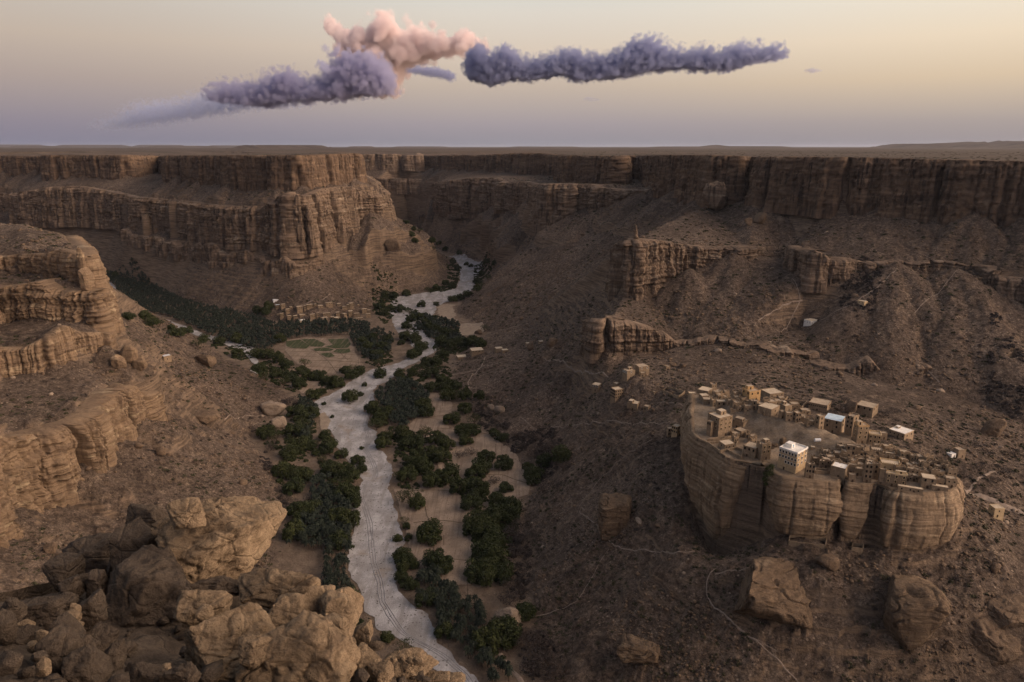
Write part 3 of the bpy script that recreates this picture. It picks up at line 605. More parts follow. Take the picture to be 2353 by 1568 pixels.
sheet('riverbed', w2([(214,640),(226,655),(240,686),(262,690),(300,712),(324,722),(360,738),(400,756),(440,768),(484,782),(540,803),(565,815),(585,840),(578,866),(594,868),(600,842),(588,812),(592,800),(545,790),(484,772),(440,757),(386,736),(340,722),(300,695),(268,672),(264,656),(240,642)], 0.5), 8, M['gravel'], 0.9, 1.6, dens=4, seed=5)
hz = lambda l: [hit(a, b) for a, b in l]
trk = [(855,905),(845,925),(846,950),(838,978),(848,1004),(838,1030),(858,1063),(865,1087),(858,1103),(835,1123),(830,1142),(842,1175),(851,1208),(855,1264),(858,1290),(873,1336),(879,1383),(899,1418),(928,1457),(981,1486),(1025,1512),(1069,1553),(1090,1590)]
tw = w2(trk, 0.0)
for off, wd in ((-1.9, 1.3), (0.1, 1.1), (1.9, 1.3)):
    tt = tw.copy(); tt[:, 0] += off; ribbon('wheel_track', tt, wd, M['wheel_dust'], 0.55, 1.5, 0.5, seed=off)
# fields
sheet('field', w2([(657,781),(700,776),(760,778),(805,777),(818,813),(838,843),(785,862),(739,857),(683,838),(655,805)], 1), 8, M['field_soil'], 0.5, 0.6)
sheet('field', w2([(983,903),(1020,906),(1040,930),(1030,985),(1095,986),(1168,1030),(1188,1053),(1221,1118),(1215,1142),(1150,1155),(1100,1180),(1092,1290),(1085,1345),(1010,1345),(950,1292),(938,1249),(925,1190),(912,1150),(903,1122),(960,1125),(1010,1090),(990,1010),(935,985),(950,962),(983,940)], 1), 8, M['field_soil'], 0.5, 0.8, seed=2)
sheet('field', w2([(640,850),(700,850),(740,862),(790,870),(760,895),(720,915),(690,905),(650,880),(600,850)], 1), 8, M['field_soil'], 0.4, 1.5, seed=4)
sheet('playing_field', w2([(1049,748),(1070,744),(1108,748),(1118,756),(1108,768),(1085,773),(1055,770)], 2), 6, M['sand'], 1.0, 2.0)
sheet('sand_bank', w2([(1003,706),(1020,700),(1042,702),(1046,722),(1050,742),(1030,740),(1008,738)], 1), 8, M['sand'], 0.6, 4.0)
sheet('sand_bank', w2([(733,955),(748,948),(760,970),(752,990),(762,1005),(748,1010),(738,985)], 0), 8, M['sand'], 0.5, 0.8)
k = 0
for poly in ([(657,784),(690,781),(712,794),(704,801),(668,800),(658,795)], [(692,780),(722,779),(748,790),(740,797),(715,796)], [(752,780),(800,778),(806,790),(800,799),(770,800),(745,797),(765,792)],
             [(720,801),(742,798),(768,802),(760,806),(724,806)], [(774,802),(803,801),(806,809),(785,812),(765,808)], [(735,812),(760,810),(770,818),(752,822)]):
    sheet('crop_field', w2(poly, 1), 7, M['crop'], 0.9, 0.0, dens=3, seed=k); k += 1
# low earth banks between plots
for ln in ([(661,806),(720,808),(790,812),(818,815)], [(668,817),(740,820),(822,826)], [(683,828),(760,829),(838,834)], [(700,844),(770,845),(835,845)], [(712,800),(738,815),(752,828),(775,858)], [(745,790),(772,800),(800,828)],
           [(935,1128),(1000,1126),(1060,1132),(1110,1150)], [(946,1200),(1010,1197),(1088,1205)], [(958,1288),(1010,1283),(1090,1290)], [(1012,985),(1060,990),(1120,1000),(1165,1030)], [(1065,1040),(1120,1052),(1190,1060)], [(985,960),(1040,955)], [(1095,1095),(1150,1092),(1218,1118)], [(965,1130),(985,1190),(1002,1288)]):
    ribbon('field_bank', w2(ln, 1), 1.5, M['bank_soil'], 0.85, 2.5, 0.8)
# footpaths, the valley road on the right and the track at the lower edge
PATHS = [([(1252,822),(1280,828),(1300,838),(1330,852),(1360,860),(1400,868)], 1.6), ([(1115,820),(1105,845),(1085,862),(1075,878),(1078,895)], 2.4), ([(1035,862),(1075,855),(1110,842),(1150,835)], 2.0),
         ([(1198,960),(1215,975),(1250,985),(1290,983),(1350,975),(1440,972),(1520,975),(1560,972)], 1.2), ([(1345,1175),(1335,1165),(1330,1180),(1370,1205),(1390,1235),(1430,1262),(1480,1262),(1560,1272),(1600,1270)], 0.9),
         ([(1640,1310),(1625,1330),(1622,1370),(1640,1400),(1690,1435),(1720,1465),(1780,1510),(1830,1560),(1850,1590)], 1.1), ([(1780,1305),(1700,1312),(1640,1322)], 1.0),
         ([(1790,1500),(1740,1470),(1690,1440)], 0.5), ([(1210,1420),(1265,1408),(1330,1380),(1365,1320),(1400,1260)], 0.8), ([(1330,1165),(1380,1100),(1420,1060),(1500,1010)], 0.8),
         ([(2215,1128),(2250,1138),(2300,1160),(2353,1180),(2400,1196)], 5.5), ([(2214,1125),(2250,1098),(2290,1085)], 2.4), ([(1740,740),(1800,700),(1845,690)], 1.5),
         ([(1850,745),(1900,730),(1960,700),(2010,665),(2060,620)], 1.6), ([(2100,720),(2160,670),(2200,620)], 1.2), ([(1820,640),(1840,690),(1815,740),(1790,765)], 1.4), ([(515,968),(560,955),(600,955),(640,950)], 1.2),
         ([(575,980),(620,968),(650,955)], 0.8), ([(1700,885),(1760,880),(1850,900),(1900,905)], 1.0), ([(1470,935),(1540,925),(1580,940)], 1.0), ([(2100,820),(2130,850),(2160,880)], 1.0), ([(700,700),(740,690),(760,676)], 1.6)]
for k, (ln, wd) in enumerate(PATHS):
    h = [p for p in hz(ln) if p is not None]
    if len(h) > 2: ribbon('road' if wd > 5 else 'footpath', h, wd*(1 if wd > 5 else 0.72), M['path_dust'], 0.35, 1.2, 0.5, seed=k*0.7)
ribbon('dirt_track', hz([(1150,1500),(1165,1530),(1190,1555),(1215,1590)]), 3.0, M['path_dust'], 0.4)

# unseen range added far right to shade the valley and lower clouds from the sun
sheet('rock_top', VT[:, :2]*0.985+VT[:, :2].mean(0)*0.015, 2.0, None, 0.12, 0.3, dens=2.0, seed=9, zmax=999)
m, t, b = newmat('bare_rock', 0.95); q = NB(t); a_ = q.noise(q.pos(), 0.12, 6, 0.7); f_ = q.noise(q.pos(), 1.1, 5, 0.75); g_ = q.noise(q.pos(0.05, 0.35, 0.6), 1, 5, 0.65)
c_ = q.mix(q.rng(a_, 0.4, 0.6), (0.17, 0.13, 0.096), (0.36, 0.285, 0.21)); c_ = q.mix(q.rng(g_, 0.46, 0.6, 0, 0.6), c_, (0.30, 0.225, 0.15)); c_ = q.mix(q.rng(f_, 0.3, 0.7), q.mix(1.0, c_, (0.55, 0.54, 0.53), 'MULTIPLY'), c_)
q.l(c_, b.inputs['Base Color']); q.l(q.bump(q.math('ADD', f_, a_), 1.0, 0.7), b.inputs['Normal']); bpy.data.objects['rock_top'].data.materials.clear(); bpy.data.objects['rock_top'].data.materials.append(m)
def add_sun_block():
    y = np.linspace(-40000, 75000, 420); rows = []
    for x, hh in ((60000, 0), (61500, 0.45), (62600, 0.8), (63600, 1.0), (64700, 0.82), (66000, 0.4), (69000, 0)):
        h = (3250+380*fbm(y/7000, y*0+x/9000, 1.0, 4, 0.5))*hh; rows.append(np.stack([x+y*0, y, 265+h], 1))
    V = np.stack(rows).reshape(-1, 3); tag(mesh_obj('sun_block_range', V, grid_faces(7, 420), M['rock_dark'], smooth=True), kind='structure')  # added out of view to block the low sun
add_sun_block()
# ------------------------------------------------------------------ clouds: banks of vapour, some kilometres out; thin at the edges, torn by noise; lit and shaded tints are set in their colours
def cloud(top, bot, D, dens, color, label, depth=0.5, grain=1.0, tear=1.0, soft=1.0, flat=0.6, name='cloud', group=None):
    """top, bot: outline of the bank as (px, py) lists at distance D; the vapour thins towards this outline"""
    xs = sorted(set([p[0] for p in top]+[p[0] for p in bot])); x0, x1 = xs[0], xs[-1]; s = D/FX
    tf = lambda x: float(np.interp(x, [p[0] for p in top], [p[1] for p in top])); bf = lambda x: float(np.interp(x, [p[0] for p in bot], [p[1] for p in bot]))
    H = max(bf(x)-tf(x) for x in xs)*s; mg = 0.10*H/s+2
    n = 32; U = np.linspace(0, 1, n); PX = x0+(x1-x0)*U
    wx = lambda px, py: at_y(px, py, D)
    Xa, Xb = wx(x0, (tf(x0)+bf(x0))/2)[0], wx(x1, (tf(x1)+bf(x1))/2)[0]
    Zt = np.array([wx(x, tf(x))[2] for x in PX]); Zb = np.array([wx(x, bf(x))[2] for x in PX]); Zlo, Zhi = Zb.min(), Zt.max(); Xs = np.linspace(Xa, Xb, n)
    W2 = H*depth
    # hull: a lens shaped closed skin a little outside the vapour
    V, F = [], []; ring = 10
    for i in range(n):
        zc, hh = (Zt[i]+Zb[i])/2, (Zt[i]-Zb[i])/2+mg*s; tp = min(1, 0.35+6*min(U[i], 1-U[i]))
        for k in range(ring):
            a = 2*math.pi*k/ring; ca, sa = math.cos(a), math.sin(a); ca = math.copysign(abs(ca)**0.6, ca); sa = math.copysign(abs(sa)**0.6, sa)
            V.append((Xs[i], D+ca*W2*tp*1.15, zc+sa*hh))
    for i in range(n-1):
        for k in range(ring): F.append((i*ring+k, i*ring+(k+1) % ring, (i+1)*ring+(k+1) % ring, (i+1)*ring+k))
    F.append(tuple(range(ring-1, -1, -1))); F.append(tuple((n-1)*ring+k for k in range(ring)))
    m = bpy.data.materials.new('vapour'); m.use_nodes = True; t = m.node_tree; t.nodes.clear(); q = NB(t)
    v = q.n('ShaderNodeVolumePrincipled'); v.inputs['Color'].default_value = (*color, 1); v.inputs['Anisotropy'].default_value = 0.15
    o_ = q.n('ShaderNodeOutputMaterial'); q.l(v.outputs[0], o_.inputs['Volume'])
    g = q.n('ShaderNodeNewGeometry'); sp_ = q.n('ShaderNodeSeparateXYZ'); q.l(g.outputs['Position'], sp_.inputs[0])
    u = q.rng(sp_.outputs['X'], Xa, Xb); rp = q.n('ShaderNodeValToRGB'); e = rp.color_ramp.elements
    while len(e) < n: e.new(0.5)
    for i in range(n):
        e[i].position = float(U[i]); e[i].color = (float((Zt[i]-Zlo)/(Zhi-Zlo)), float((Zb[i]-Zlo)/(Zhi-Zlo)), 0, 1)
    q.l(u, rp.inputs[0]); sc_ = q.n('ShaderNodeSeparateColor'); q.l(rp.outputs[0], sc_.inputs[0])
    zt = q.rng(sc_.outputs[0], 0, 1, Zlo, Zhi); zb = q.rng(sc_.outputs[1], 0, 1, Zlo, Zhi)
    E = H*0.16*soft
    up = q.math('DIVIDE', q.math('SUBTRACT', zt, sp_.outputs['Z']), E); dn = q.math('DIVIDE', q.math('SUBTRACT', sp_.outputs['Z'], zb), E*flat)
    dy = q.math('DIVIDE', q.math('SUBTRACT', W2, q.math('ABSOLUTE', q.math('SUBTRACT', sp_.outputs['Y'], D), 0)), E*2.0)
    ex = q.math('DIVIDE', q.math('MINIMUM', q.math('SUBTRACT', sp_.outputs['X'], Xa), q.math('SUBTRACT', Xb, sp_.outputs['X'])), E*1.2)
    ed = q.math('MINIMUM', q.math('MINIMUM', up, dn), q.math('MINIMUM', dy, ex)); ed = q.math('MINIMUM', ed, 2.2)
    ns = q.n('ShaderNodeTexNoise'); q.l(g.outputs['Position'], ns.inputs['Vector']); ns.inputs['Scale'].default_value = grain/(H*0.30); ns.inputs['Detail'].default_value = 7; ns.inputs['Roughness'].default_value = 0.60
    vo = q.n('ShaderNodeTexVoronoi', feature='SMOOTH_F1'); q.l(g.outputs['Position'], vo.inputs['Vector']); vo.inputs['Scale'].default_value = grain/(H*0.20); vo.inputs['Smoothness'].default_value = 0.25
    nz = q.math('ADD', q.math('MULTIPLY', q.math('SUBTRACT', ns.outputs['Fac'], 0.5), 5.0*tear), q.math('MULTIPLY', q.math('SUBTRACT', 0.42, vo.outputs['Distance']), 2.4*tear))
    den = q.rng(q.math('ADD', ed, nz), 0.30, 1.0, 0.0, dens/s*6.0); q.l(den, v.inputs['Density'])
    m.cycles.volume_step_rate = 0.7
    o = mesh_obj(name, V, F, m); tag(o, label, 'cloud', group); return o
_dx = 3.0
cloud([(745,24),(762,40),(790,60),(822,76),(850,50),(892,32),(925,44),(960,62),(1000,74),(1040,72),(1085,80),(1122,98),(1128,110)],
      [(745,60),(768,100),(785,135),(782,190),(800,216),(850,222),(905,220),(914,196),(925,158),(960,150),(1000,140),(1045,134),(1085,120),(1128,114)], 9000, 0.024, (0.97, 0.88, 0.88), 'tall towering cloud with pink sunlit crown', 0.5, 1.3, soft=0.7, tear=0.9)  # pink of the low sun partly put into the vapour colour
cloud([(468,222),(500,192),(540,186),(600,186),(640,164),(680,150),(702,178),(740,180),(765,160),(778,124),(800,112),(830,124),(862,118),(888,128),(903,158),(918,180)],
      [(468,232),(520,238),(600,248),(700,236),(780,232),(850,222),(905,220),(918,215)], 6800, 0.017, (0.58, 0.58, 0.76), 'slate blue cloud bank left of and below the pink tower', 0.7, 1.5, flat=0.35)  # shade put into the slate colour; its rise covers the tower's shaded base
cloud([(205,290),(260,275),(320,240),(370,228),(430,226),(480,205),(560,205),(660,230),(715,240)], [(205,296),(300,296),(400,282),(500,268),(600,252),(690,250),(715,246)], 7200, 0.005, (0.70, 0.75, 0.93), 'pale hazy tail of cloud sloping down at far left', 0.9, 1.3, tear=1.25, soft=1.2)
cloud([(1056,150),(1075,110),(1100,92),(1130,118),(1158,98),(1185,110),(1200,128),(1245,132),(1280,114),(1320,106),(1350,124),(1385,124),(1420,110),(1440,92),(1490,80),(1525,100),(1560,114),(1610,104),(1650,118),(1690,94),(1740,104),(1780,98),(1808,110),(1814,128)],
      [(1056,165),(1080,186),(1130,200),(1180,186),(1230,190),(1290,172),(1330,192),(1380,186),(1430,184),(1500,168),(1560,162),(1640,166),(1690,164),(1740,146),(1790,142),(1814,134)], 5200, 0.022, (0.46, 0.50, 0.70), 'long dark violet cloud bank with bumpy top on the right', 0.7, 1.5, flat=0.4, tear=0.85)  # dark violet colour carries the shade of the unlit bank
cloud([(930,160),(960,150),(1000,152),(1030,160),(1050,170)], [(930,168),(970,176),(1010,182),(1035,190),(1050,182)], 5600, 0.013, (0.5, 0.54, 0.78), 'thin dark bar of cloud crossing between the two large clouds', 0.8, 1.0, flat=1.0)
cloud([(726,142),(738,134),(750,142),(760,156)], [(726,152),(742,172),(755,170),(760,160)], 6000, 0.010, (0.6, 0.62, 0.82), 'small round puff of grey violet cloud left of the tall cloud', 0.8, flat=1.0)
cloud([(738,104),(748,100),(758,108)], [(738,116),(748,124),(758,116)], 6000, 0.008, (0.6, 0.62, 0.82), 'tiny torn wisp of cloud beside the peak of the tall cloud', 0.8, flat=1.0)
cloud([(1848,160),(1864,155),(1888,161)], [(1848,164),(1866,170),(1888,165)], 6000, 0.009, (0.6, 0.62, 0.82), 'small dark flat cloud alone at the right end of the bank', 0.8, flat=1.0)
cloud([(1338,226),(1352,221),(1380,228)], [(1338,231),(1360,235),(1380,232)], 6000, 0.005, (0.6, 0.64, 0.84), 'faint thin wisp of cloud low under the long bank', 0.8, flat=1.0)
# ------------------------------------------------------------------ boulders
def ico(sub):
    bm = bmesh.new(); bmesh.ops.create_icosphere(bm, subdivisions=sub, radius=1.0)
    V = np.array([v.co[:] for v in bm.verts], np.float32); F = np.array([[v.index for v in f.verts] for f in bm.faces]); bm.free(); return V, F
ICO = {k: ico(k) for k in (1, 2, 3, 4, 5, 6)}
def rock_shape(sub, seed, sx, sy, sz, rough=1.0, cuts=9, rz=0.0, crack=0.0, layer=0.0, boxy=0.0):
    V, F = ICO[sub]; rs = np.random.RandomState(seed); p = V.copy()
    if boxy: p = np.sign(p)*np.abs(p)**(1-boxy); p = p/np.max(np.abs(p), axis=1).mean()*0.95
    k = seed*3.7 % 91
    p = p*(1+0.16*rough*noise3(p[:, 0]*1.1+k, p[:, 1]*1.1, p[:, 2]*1.1)[:, None])
    for i in range(cuts):                     # broken faces
        n = rs.normal(size=3); n[2] *= 0.7; n /= np.linalg.norm(n); h = rs.uniform(0.60, 0.90); d = p@n.astype(np.float32)-h
        p = p-(np.clip(d, 0, None)*0.93)[:, None]*n.astype(np.float32)
    nrm = p/np.linalg.norm(p, axis=1)[:, None]
    q = p*np.array([sx, sy, sz]); L0 = max(sx, sy, sz); f = 1.0/L0
    d = 0.034*rough*fbm(q[:, 0]*f*2.6+k, q[:, 1]*f*2.6, q[:, 2]*f*2.6, 4 if sub > 3 else 2, 0.55)
    r2 = 1-2*np.abs(noise3(q[:, 0]*f*1.9+k, q[:, 1]*f*1.9+5, q[:, 2]*f*2.9)); d = d-(0.05+crack)*np.clip(r2-0.80, 0, 1)/0.2
    r3 = 1-2*np.abs(noise3(q[:, 0]*f*4.6-k, q[:, 1]*f*4.6+5, q[:, 2]*f*7.0)); d = d-0.025*rough*np.clip(r3-0.72, 0, 1)/0.28
    if sub >= 5:
        r4 = 1-2*np.abs(noise3(q[:, 0]*f*9+k, q[:, 1]*f*9+5, q[:, 2]*f*13)); d = d-0.012*np.clip(r4-0.6, 0, 1)/0.4; ter = noise3(q[:, 0]*f*3.3-k, q[:, 1]*f*3.3, q[:, 2]*f*5.2)*5; d = d+0.016*(np.floor(ter)+sst(0.35, 0.65, ter-np.floor(ter))-ter*0.4)
    if sub >= 5: d = d+0.012*rough*fbm(q[:, 0]*f*16+k, q[:, 1]*f*16, q[:, 2]*f*22, 3, 0.6)
    if layer: d = d+layer*noise3(q[:, 2]*f*9+k, q[:, 0]*f*0.5, q[:, 1]*f*0.5)+layer*0.6*noise3(q[:, 2]*f*24+k, q[:, 0]*f*0.5, q[:, 1]*f*0.5)
    q = q+nrm*(d*L0)[:, None]
    c, s = math.cos(rz), math.sin(rz); q = np.stack([q[:, 0]*c-q[:, 1]*s, q[:, 0]*s+q[:, 1]*c, q[:, 2]], 1)
    return q, F
def rock_near_mat(name, c0, c1, dark, sc=1.0, bd=0.03, obj=True):
    m, t, b = newmat(name, 0.9); q = NB(t); P = q.pos(obj=obj)
    a = q.noise(P, 0.9*sc, 6, 0.65); f = q.noise(P, 9*sc, 6, 0.75); g2 = q.noise(P, 34*sc, 4, 0.7)
    col = q.mix(q.rng(a, 0.34, 0.66), c0, c1)
    st = q.noise(q.pos(1.6*sc, 1.6*sc, 0.5*sc, obj=obj), 1, 5, 0.6); col = q.mix(q.rng(st, 0.5, 0.68, 0, 0.7), col, dark)
    col = q.mix(q.rng(f, 0.3, 0.7), q.mix(1.0, col, (0.62, 0.6, 0.58), 'MULTIPLY'), q.mix(1.0, col, (1.22, 1.2, 1.16), 'MULTIPLY'))
    vd = q.voro(P, 5*sc); col = q.mix(q.rng(vd, 0.05, 0.10, 0.8, 0), col, (dark[0]*0.5, dark[1]*0.5, dark[2]*0.5))
    q.l(col, b.inputs['Base Color'])
    cr = q.voro(q.pos(0.8*sc, 0.8*sc, 1.3*sc, obj=obj), 1, feature='DISTANCE_TO_EDGE')
    h = q.math('ADD', q.math('MULTIPLY', f, 1.0), q.math('MULTIPLY', g2, 0.35)); h = q.math('ADD', h, q.math('MULTIPLY', a, 1.5)); h = q.math('ADD', h, q.rng(cr, 0.0, 0.05, -0.5, 0))
    q.l(q.bump(h, 1.0, bd), b.inputs['Normal']); M[name] = m; return m
rock_near_mat('tan_stone', (0.27, 0.20, 0.135), (0.42, 0.32, 0.215), (0.13, 0.095, 0.068), 1.0, 0.22)
rock_near_mat('grey_stone', (0.105, 0.083, 0.066), (0.17, 0.134, 0.104), (0.06, 0.048, 0.04), 1.0, 0.22)
rock_near_mat('hill_stone', (0.13, 0.093, 0.066), (0.205, 0.15, 0.105), (0.085, 0.062, 0.047), 0.16, 0.5)
rock_near_mat('pale_stone', (0.24, 0.19, 0.15), (0.32, 0.26, 0.205), (0.2, 0.155, 0.12), 0.2, 0.4)

# --- the heap of boulders just below the viewpoint: (X, Y, w, h) measured on an enlarged corner, distance from the eye, material, label
SG = 0.34178
FG = [
 (1455,640,760,590,26.0,'t',6,.35,'huge rounded tan boulder crowning the heap, cracked across its top'),
 (1250,440,250,170,24.4,'t',5,.5,'cracked angular tan knob sitting on the left shoulder of the crowning boulder'),
 (945,700,290,380,27.2,'g',5,.2,'tall grey brown boulder leaning against the left of the crowning boulder'),
 (1010,485,300,190,30.0,'g',5,.2,'low grey rock showing just behind the crowning boulder'),
 (700,740,440,260,30.0,'g',5,.2,'long sloping grey rock left of the tall leaning boulder'),
 (1010,1150,700,660,24.5,'g',6,.25,'massive dark brown block below the crowning boulder'),
 (1325,1045,320,225,21.2,'t',5,.3,'small lumpy tan boulder resting on top of the massive dark block'),
 (1450,925,380,140,23.5,'g',5,.3,'flat brown rock wedged under the crowning boulder'),
 (1865,945,530,190,22.5,'t',5,.2,'flat tan slab with a pointed end sticking out to the right'),
 (1935,1110,275,190,20.5,'t',5,.3,'rounded tan boulder directly under the pointed slab'),
 (2120,1100,260,300,21.0,'t',5,.4,'deeply split tan boulder right of the rounded one'),
 (2270,1050,250,250,22.5,'t',5,.4,'pitted tan boulder at the right shoulder of the heap'),
 (2260,1220,240,180,19.0,'t',5,.4,'broken tan rock below the pitted shoulder boulder'),
 (1560,1345,610,480,17.5,'t',6,.3,'large smooth tan boulder in the bottom middle of the heap'),
 (1720,1370,250,180,16.0,'t',5,.6,'tan flake split off the smooth bottom boulder by a diagonal crack'),
 (1990,1420,740,470,16.5,'t',6,.3,'broad sunlit tan boulder at the bottom with dark pits'),
 (1630,1100,190,80,20.3,'t',4,.3,'flat little slab lying on gravel between the boulders'),
 (1385,1110,100,100,20.0,'t',4,.3,'small tan stone in the gravel under the lumpy boulder'),
 (610,1100,180,260,22.0,'g',5,.15,'upright squared grey block beside the massive dark block'),
 (270,1095,340,230,21.5,'g',5,.2,'broad flat grey slab at the left of the heap'),
 (410,1015,150,110,22.5,'g',5,.2,'flat grey flake lying on the broad grey slab'),
 (485,920,135,165,24.5,'g',5,.2,'rounded grey stone leaning on the slope at the left'),
 (575,895,80,110,25.0,'g',4,.2,'narrow grey stone wedged between two rounded ones'),
 (655,905,130,160,24.5,'g',5,.2,'rounded grey stone next to the massive dark block'),
 (430,825,190,210,27.5,'g',5,.3,'dark jagged rock at the upper left of the heap'),
 (790,770,130,150,27.5,'g',5,.3,'dark chunk of rock under the long sloping rock'),
 (385,1400,260,370,16.5,'g',5,.2,'dark rounded slab leaning up at the bottom left'),
 (160,1245,190,130,18.5,'g',5,.2,'grey wedge shaped rock at the left edge of the heap'),
 (430,1235,170,210,18.0,'g',5,.2,'dark upright rock behind the leaning slab'),
 (695,1290,180,190,18.5,'g',5,.3,'dark rough rock beneath the squared block'),
 (600,1455,270,210,15.8,'g',5,.2,'dark smooth rock low down in the shade'),
 (765,1410,160,210,17.0,'g',5,.2,'dark leaning rock beside the massive block'),
 (560,1330,180,120,17.0,'g',5,.2,'dark flat rock bridging the gap low in the heap'),
 (175,1170,95,60,18.6,'t',4,.2,'small tan chip of stone on the broad grey slab'),
 (290,1255,95,80,17.5,'t',4,.2,'pale tan stone left of the leaning slab'),
 (215,1320,75,60,16.8,'t',4,.2,'pale angular stone on the sandy ledge'),
 (290,1460,88,105,14.5,'t',4,.2,'small cube shaped orange tan stone on the sandy ledge'),
 (250,1395,105,65,15.2,'g',4,.2,'rounded grey stone above the cube shaped stone'),
 (30,1185,120,210,18.0,'g',5,.2,'grey rock cut off by the left edge'),
 (90,1080,150,160,20.0,'g',5,.2,'grey broken rock above the left edge rock'),
 (520,1175,80,55,18.5,'t',4,.2,'small tan stone by the foot of the squared block'),
 (640,1300,60,55,17.3,'g',4,.2,'fist shaped grey stone in the dark gap'),
 (1110,1480,80,75,15.5,'t',4,.2,'small tan stone in the dark gap under the massive block'),
 (1230,1520,260,140,14.8,'g',5,.3,'low brown rock at the foot of the smooth bottom boulder'),
 (960,1530,300,120,15.5,'g',5,.2,'dark rock at the bottom of the heap in deep shade'),
 (60,1420,200,120,14.5,'g',4,.2,'half buried grey stone at the lower left corner'),
 (500,1090,60,100,21.0,'t',4,.2,'narrow pale stone between the slab and the squared block'),
 (460,1130,120,70,19.5,'t',4,.2,'pale tan shard beside the broad grey slab'),
]
FGB = [  # the same heap further right, measured on another enlargement
 (90,900,260,290,20.5,'t',5,.3,'weathered tan boulder with a dark hollow on the right flank'),
 (290,1070,170,190,19.5,'t',5,.35,'angular tan block perched on the right edge of the heap'),
 (60,1200,280,420,16.6,'t',5,.3,'steep sunlit tan face at the lower right of the broad boulder'),
 (205,1230,110,260,17.0,'t',5,.4,'narrow shaded block in the gap of the right flank'),
 (335,1270,210,190,17.0,'t',5,.4,'wedge shaped brown block on the right flank'),
 (440,1350,200,170,16.5,'t',5,.4,'tilted tan slab leaning against the wedge shaped block'),
 (620,1310,440,230,17.5,'t',6,.3,'long flat tan ledge rock at the lower right end of the heap'),
 (730,1270,90,60,17.0,'t',4,.2,'small flat stone on the long ledge rock'),
 (880,1400,340,110,17.5,'t',5,.3,'thin tan ledge rock running out at the bottom edge'),
 (290,1380,110,80,15.5,'g',4,.2,'small brown rock among rubble at the bottom'),
 (540,1255,50,35,16.0,'t',3,.2,'tiny tan stone on the flat ledge'),
 (770,1400,140,50,16.3,'g',4,.2,'heap of grey chips on the flat ledge'),
]
def ray_pt(px, py, dist):
    d = ray(px, py); d = d/np.linalg.norm(d); p = d*dist; p[2] += ZC; return p, float(np.dot(p-np.array([0, 0, ZC]), np.array([0, _cp, -_sp])))
def fg_boulder(px, py, wq, hq, dist, mt, sub, crack, label, seed):
    giant = wq > 260 and hq > 180 and mt == 't'; seed = seed+(40 if giant else 0)
    p, dep = ray_pt(px, py, dist); w = wq/FX*dep; h = hq/FX*dep
    b_ = min(w, h)*0.62; sz = h*0.5; sx = w*0.5
    V, F = rock_shape(sub, seed, sx*1.16, b_*1.1, sz*1.16, 1.0, 8 if giant else 13, boxy=0.22 if giant else 0.18, rz=0.15*math.sin(seed), crack=crack*0.10)
    o = mesh_obj('boulder', V, F, M['tan_stone' if mt == 't' else 'grey_stone'], smooth=True, loc=p); tag(o, label, 'boulder', 'boulders heaped below the viewpoint')
for k, (X, Y, w, h, ds, mt, sub, cr, lb) in enumerate(FG): fg_boulder(X*SG, 1034.1+Y*SG, w*SG, h*SG, ds, mt, sub, cr, lb, 11+k*3)
for k, (X, Y, w, h, ds, mt, sub, cr, lb) in enumerate(FGB): fg_boulder(746.8+X*.29296, 1149+Y*.29296, w*.29296, h*.29296, ds, mt, sub, cr, lb, 211+k*3)
# the ledge they stand on
def ledge():
    c = []
    for (px, py, d) in [(-200,1400,26),(-60,1392,26),(60,1385,25.5),(130,1370,26),(180,1335,29),(300,1300,31),(420,1330,28),(520,1360,25),(600,1385,24),(700,1405,22.5),(780,1430,21.5),(830,1480,20),(880,1530,19),(960,1552,18.6),(1060,1590,18),
                        (-200,1480,20),(60,1470,19),(200,1470,20.5),(350,1480,22),(480,1470,21),(600,1470,20),(700,1500,18.5),(800,1540,17.5),(900,1580,16.5),
                        (-200,1568,15.5),(30,1560,14.6),(120,1560,15),(220,1580,16),(350,1580,17.5),(500,1580,17),(650,1590,16),(800,1610,15.5),(-200,1700,12),(200,1700,12),(500,1700,12.5),(800,1720,12.5),(1060,1700,14)]:
        c.append(ray_pt(px, py, d)[0])
    rim = [ray_pt(px, py, d)[0] for (px, py, d) in [(-200,1400,26),(-60,1392,26),(60,1385,25.5),(130,1370,26),(180,1335,29),(300,1300,31),(420,1330,28),(520,1360,25),(600,1385,24),(700,1405,22.5),(780,1430,21.5),(830,1480,20),(880,1530,19),(960,1552,18.6),(1060,1590,18),(1100,1700,14)]]
    for p in rim: c.append(p+np.array([0.8, 2.2, -9.0])); c.append(p+np.array([2.5, 6.0, -45.0]))
    c = np.array(c); r = delaunay_2d_cdt([Vector((a[0], a[1])) for a in c], [], [], 0, 1e-4); zz = [c[o[0], 2] for o in r[3]]
    bm = bmesh.new(); vs = [bm.verts.new((v.x, v.y, zz[i])) for i, v in enumerate(r[0])]
    for f in r[2]: bm.faces.new([vs[i] for i in f])
    bmesh.ops.subdivide_edges(bm, edges=bm.edges[:], cuts=14, use_grid_fill=True)
    V = np.array([v.co[:] for v in bm.verts]); bm.verts.index_update(); F = [[v.index for v in f.verts] for f in bm.faces]; bm.free()
    V[:, 2] += 0.22*fbm(V[:, 0]/1.6, V[:, 1]/1.6, V[:, 2]/1.6, 4, 0.6)
    o = mesh_obj('rock_ledge', V, F, M['grey_stone'], smooth=True); tag(o, kind='structure')
    return o
LEDGE = ledge()
